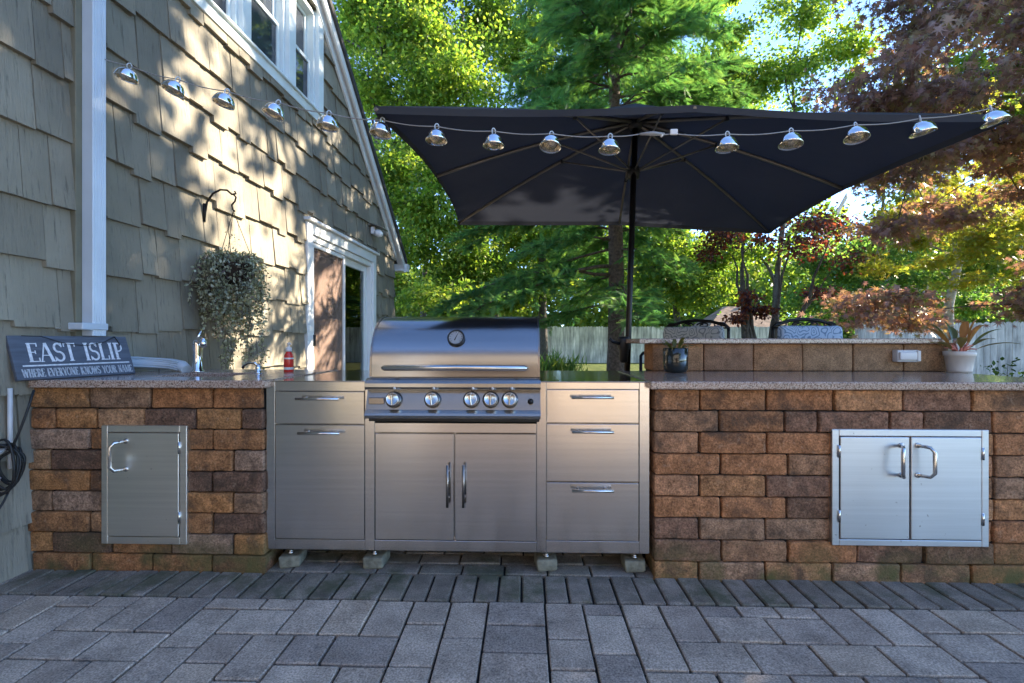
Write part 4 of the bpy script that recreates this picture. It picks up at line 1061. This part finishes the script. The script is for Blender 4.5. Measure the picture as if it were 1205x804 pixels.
vs = [AP+Vector((0, 0, .13))] + pts; m.add(vs, [(0, i+1, (i+1) % 8+1) for i in range(8)], True); m.build('vent_cap', M['canopy'], cn, recalc=False)
for i in range(8):
    e = ring[i]
    def rp(t, dz=-.006): return AP.lerp(e, t) + Vector((0, 0, .03*math.sin(math.pi*t) + dz))
    m = MB(); m.tube([rp(t/8) for t in range(9)], .0095, 6, flat=1.3); rb_ = m.build('rib', M['rib'], um)
    Lr = (e-AP).length; k = min(.55, .62/Lr)
    m = MB(); m.tube([RUN, rp(k, -.014)], .0065, 6); m.build('strut', M['rib'], rb_)
    m = MB(); m.box(rp(k, -.03)-Vector((.012, .012, .0)), rp(k, .0)+Vector((.012, .012, .0)), .004); m.build('joint', M['black_plastic'], rb_)
m = MB(); m.tube([BA+Vector((0, 0, .04)), BA.lerp(AP, .5), AP+Vector((0, 0, .05))], .021, 16); m.build('pole', M['pole'], um)
m = MB(); m.lathe([(.022, -.05), (.04, -.045), (.045, -.0), (.04, .035), (.022, .04)], RUN, n=16); m.build('runner', M['black_plastic'], um)
m = MB(); m.lathe([(.022, -.06), (.045, -.05), (.05, -.0), (.03, .03)], AP, n=16); m.build('hub', M['black_plastic'], um)
ck = W(734, 408, 3.17)
m = MB(); m.lathe([(.022, -.11), (.03, -.10), (.033, -.03), (.045, .0), (.045, .05), (.035, .065), (.022, .07)], ck, n=16); ch = m.build('crank_housing', M['black_plastic'], um)
m = MB(); m.tube([ck+Vector((-.03, -.02, .02)), ck+Vector((-.085, -.03, .035)), ck+Vector((-.105, -.03, .055))], [.012, .011, .014], 8); m.build('crank_handle', M['black_plastic'], ch)
m = MB(); m.lathe([(.26, .0), (.26, .045), (.22, .065), (.05, .08), (.04, .09), (.04, .3), (.024, .31)], BA, n=32); m.build('base', M['pole'], um)
tg = mids[1]; m = MB(); m.X = Matrix.Translation(tg+Vector((0, 0, -.12))) @ Matrix.Rotation(.5, 4, 'Y') @ Matrix.Rotation(.8, 4, 'Z'); m.box((-.03, -.003, -.08), (.03, .003, .07), .002); m.build('strap', M['pale_plastic'], um)

# ================================================================== STRING LIGHTS
def zdepth(px): return 2.46 + (2.22-2.46)*min(1, (px-107)/343) if px < 450 else 2.22 + (2.14-2.22)*(px-450)/737
def string(label, pts_px, lamps, plug):
    pts = [W(x, y, zdepth(x)) for x, y in pts_px]; o = pts[0]
    root = thing('string_lights', o, label, 'string lights', 'chrome dome string lights')
    m = MB(); cv = []
    for p, q in zip(pts[:-1], pts[1:]):
        for k in range(6):
            t = k/6; v = p.lerp(q, t); v.z -= .010*math.sin(math.pi*t)*min(1, (q-p).length/.3); cv.append(v)
    cv.append(pts[-1]); m.tube(cv, .0028, 5); m.build('cord', M['wire'], root)
    for i, (lx, ly) in enumerate(lamps):
        P0 = W(lx, ly-9, zdepth(lx)); P0.z -= .003
        tilt = Matrix.Scale(.92, 4) @ Matrix.Rotation(random.gauss(0, .10) + (.30 if lx < 400 else .1 if lx < 460 else -.22 if lx > 1050 else 0), 4, 'Y') @ Matrix.Rotation(-.06+random.gauss(0, .06), 4, 'X') @ Matrix.Rotation(random.random(), 4, 'Z')
        X = Matrix.Translation(P0) @ tilt
        m = MB(); m.X = X; m.lathe([(.012, -.012), (.026, -.016), (.040, -.027), (.050, -.043), (.055, -.062), (.0565, -.072), (.054, -.072), (.048, -.045), (.03, -.025)], (0, 0, 0), n=24, caps=False); lo_ = m.build('lamp', M['chrome'], root, recalc=False)
        m = MB(); m.X = X; m.lathe([(.0525, -.066), (.047, -.069), (.036, -.062), (.024, -.072), (.012, -.078), (.0001, -.079)], (0, 0, 0), n=18, smooth=False, caps=False); m.build('bulb', M['bulb'], lo_, recalc=False)
        m = MB(); m.X = X; m.tube([(math.cos(a)*.011, 0, .004+math.sin(a)*.016) for a in (k*2*math.pi/12 for k in range(13))], .0032, 6, cap=False); m.build('hanging_loop', M['alum'], lo_)
    if plug:
        m = MB(); q = [W(x, y, zdepth(x)) for x, y in ((753, 158), (768, 157), (782, 158))]; m.tube(q, [.006, .010, .006], 8); m.build('connector', M['wire'], root)
        q = W(793, 156, zdepth(793)); m = MB(); m.X = Matrix.Translation(q); m.box((-.018, -.006, -.012), (.018, .006, .016), .004); m.tube([(-.05, 0, -.004), (-.06, .0, -.02)], .006, 6); m.build('tag', M['pale_plastic'], root)
L1 = [(152,87), (209,103), (267,117), (327,130), (387,143), (450,151), (514,158.5), (581,164), (649,167), (718,170)]
L2 = [(856,167.5), (931,163.5), (1007,156.5), (1083,149), (1166,137)]
string('string of chrome dome lamps from the house downspout to the parasol pole', [(107,63)]+[(x, y-9.5) for x, y in L1]+[(753,158)], L1, False)
string('string of five chrome dome lamps along the right half of the parasol', [(753,158.5), (793,157.5)]+[(x, y-9.5) for x, y in L2]+[(1187,131)], L2, True)

# ================================================================== BAR CHAIRS
def bar_chair(loc, rz, cush, label):
    root = thing('bar_chair', loc, label, 'chair', 'wrought iron bar chairs behind the raised bar', rz)
    hw, sz, top = .255, .76, 1.20
    for sx in (-1, 1):
        m = MB(); m.tube([(sx*hw, -.02, 0), (sx*hw, .0, sz), (sx*hw, .0, top-.06), (sx*hw*.98, -.01, top-.02)], .013, 8); m.build('leg', M['black_metal'], root, shift=False)
        m = MB(); m.tube([(sx*hw, .46, 0), (sx*hw, .44, sz+.2), (sx*hw, .40, sz+.22), (sx*hw, .0, sz+.22)], .013, 8); m.build('leg', M['black_metal'], root, shift=False)
    m = MB(); m.tube([(-hw, -.01, top-.03), (-hw*.9, -.012, top-.004), (-hw*.45, -.015, top+.03), (0, -.015, top+.042), (hw*.45, -.015, top+.03), (hw*.9, -.012, top-.004), (hw, -.01, top-.03)], .013, 8)
    for k in range(4):
        cx = -hw*.72 + k*hw*.48; s = 1 if k % 2 else -1
        m.tube([(cx+s*math.cos(a)*.05*(1-a/12), -.005, top-.0+math.sin(a)*.022*(1-a/12)) for a in (i*.5 for i in range(17))], .006, 5)
    for x in (-.16, -.05, .05, .16): m.tube([(x, 0, sz+.05), (x*1.1, .0, top-.07)], .006, 5)
    m.tube([(-hw, 0, top-.025), (hw, 0, top-.025)], .007, 6); m.build('back_frame', M['black_metal'], root, shift=False)
    m = MB(); m.tube([(-hw, 0, sz), (hw, 0, sz), (hw, .45, sz), (-hw, .45, sz), (-hw, 0, sz)], .013, 8); m.tube([(-hw, -.01, .25), (hw, -.01, .25)], .01, 8); m.tube([(-hw, .455, .25), (hw, .455, .25)], .01, 8); m.build('seat_frame', M['black_metal'], root, shift=False)
    m = MB(); m.box((-hw+.02, .02, sz+.015), (hw-.02, .46, sz+.09), .03, 2, nz=.004); m.build('seat_cushion', cush, root, shift=False, recalc=False)
    m = MB(); m.box((-hw+.016, .016, sz+.10), (hw-.016, .085, top-.012), .03, 2, nz=.004); m.build('back_cushion', cush, root, shift=False, recalc=False)
p = W(948, 402, 3.52); bar_chair((p.x, p.y, 0), R(183), M['cushion_blue'], 'black iron bar chair with pale blue scroll cushion behind the middle of the raised bar')
p = W(818, 402, 3.72); bar_chair((p.x, p.y, 0), R(140), M['cushion_grey'], 'black iron bar chair with grey scroll cushion, turned aside by the parasol pole')

# ================================================================== FENCES AND SHED
def fence(name, a, b_, h, label, mat, seed, wplank=.14):
    a, b_ = Vector(a), Vector(b_); L = (b_-a).length; d = (b_-a).normalized(); o = (a+b_)/2
    root = thing(name, (o.x, o.y, 0), label, 'fence'); X = Matrix.Translation(a) @ Matrix(((d.x, -d.y, 0, 0), (d.y, d.x, 0, 0), (0, 0, 1, 0), (0, 0, 0, 1)))
    m = MB(); m.X = X; x = 0
    while x < L:
        m.rnd = random.random(); hh = h+random.gauss(0, .012); wl_ = min(wplank, L-x)-.006
        if wl_ > .02:
            poly = [(x, 0), (x+wl_, 0), (x+wl_, hh-.04), (x+wl_*.72, hh), (x+wl_*.28, hh), (x, hh-.04)]; y0 = random.gauss(0, .003); m.prism(poly, y0, y0+.02, lambda p, q, e: (p, e, q))
        x += wplank
    m.build('planks', mat, root, recalc=False)
    m = MB(); m.X = X
    for z in (.3, h*.5, h-.25): m.box((0, .024, z), (L, .06, z+.08))
    m.build('rails', mat, root)
    x = 0
    while x <= L: m = MB(); m.X = X; m.box((x-.05, .061, 0), (x+.05, .16, h-.02), .004); m.build('post', mat, root); x += 2.6
def gp(px, zc): v = W(px, 402, zc); return (v.x, v.y, -.05)
fence('wooden_fence', gp(470, 24), gp(915, 24), 1.90, 'weathered grey picket fence far behind the conifer trunk', M['fence_grey'], 1)
fence('wooden_fence', gp(1010, 13), gp(1500, 10), 1.62, 'pale wooden fence behind the maple at the right edge', M['fence_grey'], 2)
gw = thing('added_garage', (-2.5, -5.4, -.05), 'unseen tan building added behind the camera to bounce light and mirror in the steel doors', 'added_garage')  # unseen building added for warm bounce light and reflections in the steel
m = MB(); m.box((-8, -8.4, -.05), (2.6, -5.4, 4.6)); m.build('wall', simple('tan_siding', (.62,.545,.455), .8, var=.12, vscale=2), gw)
for x in (-5.4, -2.7, 2.3):  # pale boards added for vertical streaks in the steel reflections
    m = MB(); m.box((x, -5.398, 0), (x+.5, -5.37, 4.5), .01); m.build('trim_board', M['white'], gw)
m = MB(); m.box((-1.9, -5.398, 0), (.6, -5.36, 2.2), .01); m.build('door', M['dark_wood'], gw)
for x in (-6.5, -3.9, 1.3):
    m = MB(); m.box((x, -5.398, .9), (x+.9, -5.35, 2.3), .01); wn = m.build('window', M['trim'], gw)
    m = MB(); m.box((x+.08, -5.349, .98), (x+.82, -5.34, 2.22)); m.build('pane', M['dark_glass'], wn)
m = MB(); m.prism([(-5.0, 4.6), (-5.3, 4.5), (-6.9, 6.1), (-8.5, 4.5), (-8.45, 4.6)], -8.3, 2.9, lambda a, b_, e: (e, a, b_)); m.build('roof', M['roof'], gw)
p = W(868, 402, 30); sh_ = thing('shed', (p.x, p.y, 0), 'low shed with a brown hipped roof beyond the grey fence', 'shed')
m = MB(); m.box((p.x-2.2, p.y-1.5, -.05), (p.x+2.2, p.y+1.5, 2.0)); m.build('wall', M['cream'], sh_)
m = MB(); m.add([(p.x-2.6, p.y-1.9, 1.95), (p.x+2.6, p.y-1.9, 1.95), (p.x+2.6, p.y+1.9, 1.95), (p.x-2.6, p.y+1.9, 1.95), (p.x-.9, p.y, 3.35), (p.x+.9, p.y, 3.35)], [(0,1,5,4), (1,2,5), (2,3,4,5), (3,0,4), (3,2,1,0)]); m.build('roof', simple('brown_shingles', (.2,.14,.10), .95, var=.4, vscale=3, bump=.5), sh_)

# ================================================================== TREES
TG = 'tall yellow green trees beyond the patio'
# conifer with the reddish trunk
def conifer(px, zc, h, r0, label, z0=1.2, spread=2.6, nb=70, seed=3, px_bias=0):
    v = W(px, 402, zc); base = Vector((v.x, v.y, -.05)); root = thing('conifer_tree', base, label, 'tree')
    m = MB(); m.tube([base + Vector((.02*math.sin(i), .02*math.cos(i*1.3), h*i/12)) for i in range(13)], [r0*(1.15 if i == 0 else 1)*(1-.9*i/12) for i in range(13)], 12)
    P = []; T = []; N = []; S = []
    for k in range(nb):
        z = z0 + (h*.97-z0)*(k/nb)**.85 + random.gauss(0, .08); a = k*2.4 + random.gauss(0, .3)
        L = spread*(1-.80*(z/h))*random.uniform(.7, 1.15)
        if z < 2.4: L *= random.uniform(.5, 1)
        if z < 5 and math.cos(a) > .1: L *= .52
        s0 = base+Vector((0, 0, z)); d = Vector((math.cos(a), math.sin(a), 0)); rise = random.uniform(-.02, .22) if z > 3 else random.uniform(-.15, .08)
        pts = bez(s0, s0+d*L*.5+Z*L*(rise+.08), s0+d*L+Z*L*(rise-.22), 8); pts = [wob(p, L*.012) if 0 < i else p for i, p in enumerate(pts)]
        m.tube(pts, [max(.004, r0*.24*(1-.9*i/8)*L/spread) for i in range(9)], 5)
        for j in range(int(L*26)):
            t = random.uniform(.22, 1); i = min(7, int(t*8)); p = pts[i].lerp(pts[i+1], t*8-i); sd_ = random.choice((-1, 1))
            tl = L*.30*(1.15-t)*random.uniform(.5, 1.2)+.10
            td = (d*.75 + d.cross(Z)*sd_*.9 + Vector((random.gauss(0, .2), random.gauss(0, .2), random.gauss(-.15, .18)))).normalized(); e = p+td*tl - Z*tl*.18
            m.tube([p, e], [.004, .002], 3, cap=False)
            for q in range(max(3, int(tl/.045))):
                u = q/max(3, int(tl/.045)); P.append(p.lerp(e, u)+Vector((random.gauss(0, .015), random.gauss(0, .015), random.gauss(0, .015))))
                T.append(td+Vector((random.gauss(0, .45), random.gauss(0, .45), random.gauss(-.15, .35)))); N.append((random.gauss(0, .5), random.gauss(0, .5), 1)); S.append(random.uniform(.12, .22))
    m.build('trunk', M['bark'], root, recalc=False)
    scatter('crown', P, T, N, S, SPRAY[0], SPRAY[1], M['lf_conifer'], root)
conifer(724, 8.3, 12.5, .165, 'tall dark green conifer with reddish bark rising behind the parasol', z0=1.85, spread=3.7, nb=165)

def tall(px, zc, h, r0, label, n, crown_px, per, leaf, mat, bark=M['bark_grey'], group=TG, stems=1, rs=(.55, 1.3), depth=1.8, **kw):
    """crown_px: boxes of the photo (x0,y0,x1,y1) that this crown fills at about its own distance"""
    v = W(px, 402, zc); cl_ = []
    for (x0, y0, x1, y1, k) in crown_px:
        for _ in range(k): cl_.append((W(random.uniform(x0, x1), random.uniform(y0, y1), zc+random.uniform(-depth, depth)), random.uniform(*rs)))
    return broadleaf(kw.pop('name', 'broadleaf_tree'), label, group, (v.x, v.y, -.05), h, r0, cl_, per, leaf, mat, bark, **kw)
tall(470, 15, 15, .16, 'straight yellow green tree just right of the rake board', 0, [(385,-60,520,120,26), (440,120,560,360,26), (495,40,600,125,8)], 1000, .13, M['lf_yellow'], depth=1.5, templ=QUAD)
tall(545, 17, 17, .17, 'yellow green tree with trunk directly behind the grill hood', 0, [(470,-80,640,110,26), (480,150,650,350,26)], 1000, .14, M['lf_yellow'], depth=1.5, templ=QUAD)
tall(497, 20, 15, .14, 'slender several stemmed green tree between two thicker trunks', 0, [(400,20,600,370,34)], 920, .15, M['lf_green'], stems=3, depth=2, templ=QUAD)
tall(432, 18, 16, .10, 'thin straight tree half hidden by the rake board', 0, [(400,-40,500,80,8), (430,180,520,350,8)], 700, .13, M['lf_green'], depth=1.5, templ=QUAD)
tall(590, 21, 17, .11, 'thin tree between the grill thermometer and the conifer', 0, [(520,-60,660,110,10), (540,250,640,350,8)], 700, .14, M['lf_green'], depth=1.5, templ=QUAD)
tall(640, 19, 18, .18, 'yellow green tree hidden by the conifer', 0, [(570,-100,760,120,26), (580,235,760,360,20)], 1000, .15, M['lf_yellow'], depth=2, templ=QUAD)
tall(800, 18, 14, .14, 'pale yellow green tree right of the parasol pole', 0, [(730,285,850,362,18), (745,255,800,300,3), (750,-60,870,125,15)], 1150, .14, M['lf_yellow'], depth=1.5, templ=QUAD)
tall(905, 16, 13, .12, 'airy tree with forking limbs and sparse yellow leaves against the sky', 0, [(800,70,940,130,15), (850,-40,1000,110,9), (830,265,900,310,5), (925,0,1005,105,5)], 760, .13, M['lf_yellow'], depth=1.0, rs=(.4, 1.0), lean=(1.2, 0), low=.15, limb_r=.5, templ=QUAD)
tall(1040, 17, 9, .12, 'dense bright green tree between the plum and the maple', 0, [(950,300,1150,392,28), (960,250,1150,310,12)], 1300, .13, M['lf_bright'], depth=1.5, group='garden trees at the right', templ=QUAD)
tall(1230, 14, 12, .15, 'tall green tree mostly hidden behind the maple at the right edge', 0, [(1090,-60,1330,110,16), (1130,110,1350,330,20)], 1000, .14, M['lf_green'], depth=1.6, group='garden trees at the right', templ=QUAD)
tall(1112, 10, 8, .10, 'slim pale barked tree behind the maple branches', 0, [(1040,120,1200,290,18)], 620, .10, M['lf_gold'], bark=M['bark_pale'], depth=.8, group='garden trees at the right', rs=(.35, .6), low=.35)
# plum with many stems
v = W(897, 402, 9.0)
cl_ = [pxc(random.uniform(835, 1000), random.uniform(248, 312), 9+random.uniform(-.8, .8), random.uniform(.28, .5)) for _ in range(17)] + [pxc(random.uniform(850, 900), random.uniform(325, 380), 8.8, .2) for _ in range(4)] + [pxc(965, 342, 8.8, .22)]
broadleaf('plum_tree', 'small plum tree with many dark stems and sparse purple and orange leaves', None, (v.x, v.y, -.05), 3.4, .075, cl_, 230, .075, M['lf_plum'], M['bark_grey'], stems=7, low=.2, limb_r=.45)
# purple japanese maple, trunk just outside the right edge
mb_ = W(1262, 402, 5.6); mc = []
for (x0, y0, x1, y1, k, z0, z1) in ((1040,-40,1330,90,24,3.7,5.4), (965,80,1330,180,22,4.2,5.6), (955,150,1230,240,16,4.6,5.8), (1030,225,1130,280,4,4.8,5.6), (1165,335,1270,372,6,4.4,5.6), (1005,345,1075,388,5,4.8,5.6), (1190,250,1330,330,3,4.6,6)):
    for _ in range(int(k*1.4)): mc.append(pxc(random.uniform(x0, x1), random.uniform(y0, y1), random.uniform(z0, z1), random.uniform(.26, .42)))
broadleaf('japanese_maple', 'purple leaved japanese maple spreading over the right side of the bar', None, (mb_.x, mb_.y, -.05), 4.6, .12, mc, 215, .056, M['lf_maple'], M['bark_grey'], templ=STAR, flat=.45, low=.28, limb_r=.3, droop=.6)
v = W(1300, 402, 8.5); mc = [pxc(random.uniform(1020, 1260), random.uniform(190, 345), random.uniform(7, 8.6), random.uniform(.3, .5)) for _ in range(26)]
broadleaf('golden_maple', 'yellow and orange leaved maple behind the purple one', None, (v.x, v.y, -.05), 4.2, .10, mc, 420, .06, M['lf_gold'], M['bark_pale'], templ=STAR, flat=.5, low=.25, limb_r=.3)
random.seed(21); rng = np.random.default_rng(5); oc = []  # unseen crown added to block sun from the wall and patio
for _ in range(175):
    x = random.uniform(5, 9.5); oc.append((Vector((x, random.uniform(1.2, 3.0+.404*(x+2.4)), random.uniform(2.6, 11))), random.uniform(.6, 1.0)))
oc = [q for q in oc if q[0].x/q[0].y > 1.3 or q[0].z > 1.07+.78*q[0].y+q[1]]
for _ in range(11):
    y = random.uniform(6.3, 10.5); oc.append((Vector((random.uniform(5, 9), y, 1.6+.80*y+random.uniform(0, 2.6))), random.uniform(.35, .6)))
for _ in range(22): oc.append((Vector((random.uniform(6, 8.5), random.uniform(2.3, 4.4), random.uniform(2.0, 4))), .8))
broadleaf('added_shade_tree', 'big green tree, unseen, added right of the patio to shade and dapple the house', None, (9.0, 3.2, -.05), 10.5, .24, oc, 420, .16, M['lf_green'], M['bark_grey'], templ=QUAD, low=.25)
# far wood as one mass
P = []; T = []
for px in range(330, 1700, 9):
    for _ in range(22):
        zc = random.uniform(34, 48); v = W(px+random.uniform(-6, 6), 402, zc); top = (7.5 if px < 640 else 9)+4*mnoise.noise(Vector((px*.013, 0, 3)))+random.uniform(-1, 1)
        cz = random.uniform(.5, max(1.5, top)); n = 30
        P.append(np.array([v.x, v.y, cz]) + rng.normal(0, .55, (n, 3))*1.1)
P = np.concatenate(P); n = len(P)
tag(scatter('far_woods', P, rng.normal(0, 1, (n, 3)), rng.normal(0, 1, (n, 3))+np.array([0, -.3, .4]), rng.uniform(.3, .7, n), QUAD[0], QUAD[1], M['lf_green']), 'far green woodland beyond the fences', 'woods', kind='stuff')
# unseen trees added behind the camera to reflect in the steel
for i, (x, y, h, lab_) in enumerate(((-6.5, -10.5, 9, 'added unseen green tree behind the camera near the house'), (4.6, -7.5, 6, 'added unseen green tree behind the camera beside the tan building'))):
    broadleaf('broadleaf_tree', lab_, 'added unseen trees behind the camera', (x, y, -.05), h, .16, env_clumps((x, y, h*.62), (2.2, 2, h*.33), 18, (.6, 1)), 230, .22, M['lf_green'], M['bark_grey'])
# low plants
def bush(name, label, px, zc, w_, h, n, leaf, mat, templ=LEAF, upright=.3):
    v = W(px, 402, zc); base = Vector((v.x, v.y, -.05)); root = thing(name, base, label, 'shrub'); m = MB(); P = []; T = []
    for k in range(26):
        a = random.random()*6.28; r_ = w_*math.sqrt(random.random()); e = base+Vector((math.cos(a)*r_, math.sin(a)*r_*.7, h*random.uniform(.55, 1)*(1-.35*r_/w_)))
        pts = bez(base+Vector((math.cos(a)*r_*.25, math.sin(a)*r_*.2, 0)), base.lerp(e, .6)+Z*h*.15, e, 5); m.tube(pts, [.008, .007, .006, .005, .004, .002], 4)
        for _ in range(n//26):
            t = random.uniform(.3, 1)*4.99; i = int(t); P.append(pts[i].lerp(pts[i+1], t-i)+Vector((random.gauss(0, w_*.14), random.gauss(0, w_*.14), random.gauss(0, h*.07)))); T.append((random.gauss(0, .6), random.gauss(0, .6), upright+random.gauss(0, .4)))
    m.build('stems', M['bark_grey'], root, recalc=False); k = len(P)
    scatter('foliage', P, T, rng.normal(0, .6, (k, 3))+np.array([0, -.3, .5]), leaf*rng.uniform(.6, 1.3, k), templ[0], templ[1], mat, root)
BLADE = ([(-.035,0,0), (.035,0,0), (.03,.5,.03), (0,1,.16), (-.03,.5,.03)], [(0,1,2,3,4)])
bush('grass_clump', 'tall green grass clump beside the grill hood', 655, 9, .55, 1.0, 1100, .2, M['lf_bright'], BLADE, 1.4)
bush('yellow_shrub', 'low yellow green shrub in front of the grey fence', 668, 8.2, .35, .62, 1600, .06, M['lf_yellow'])
bush('green_shrub', 'rounded green shrub behind the right end of the granite', 1178, 4.1, .55, .98, 2600, .045, M['lf_ground'])
bush('green_shrub', 'broad green shrub at the far right beyond the counter', 1250, 4.6, .6, .98, 2600, .045, M['lf_ground'])
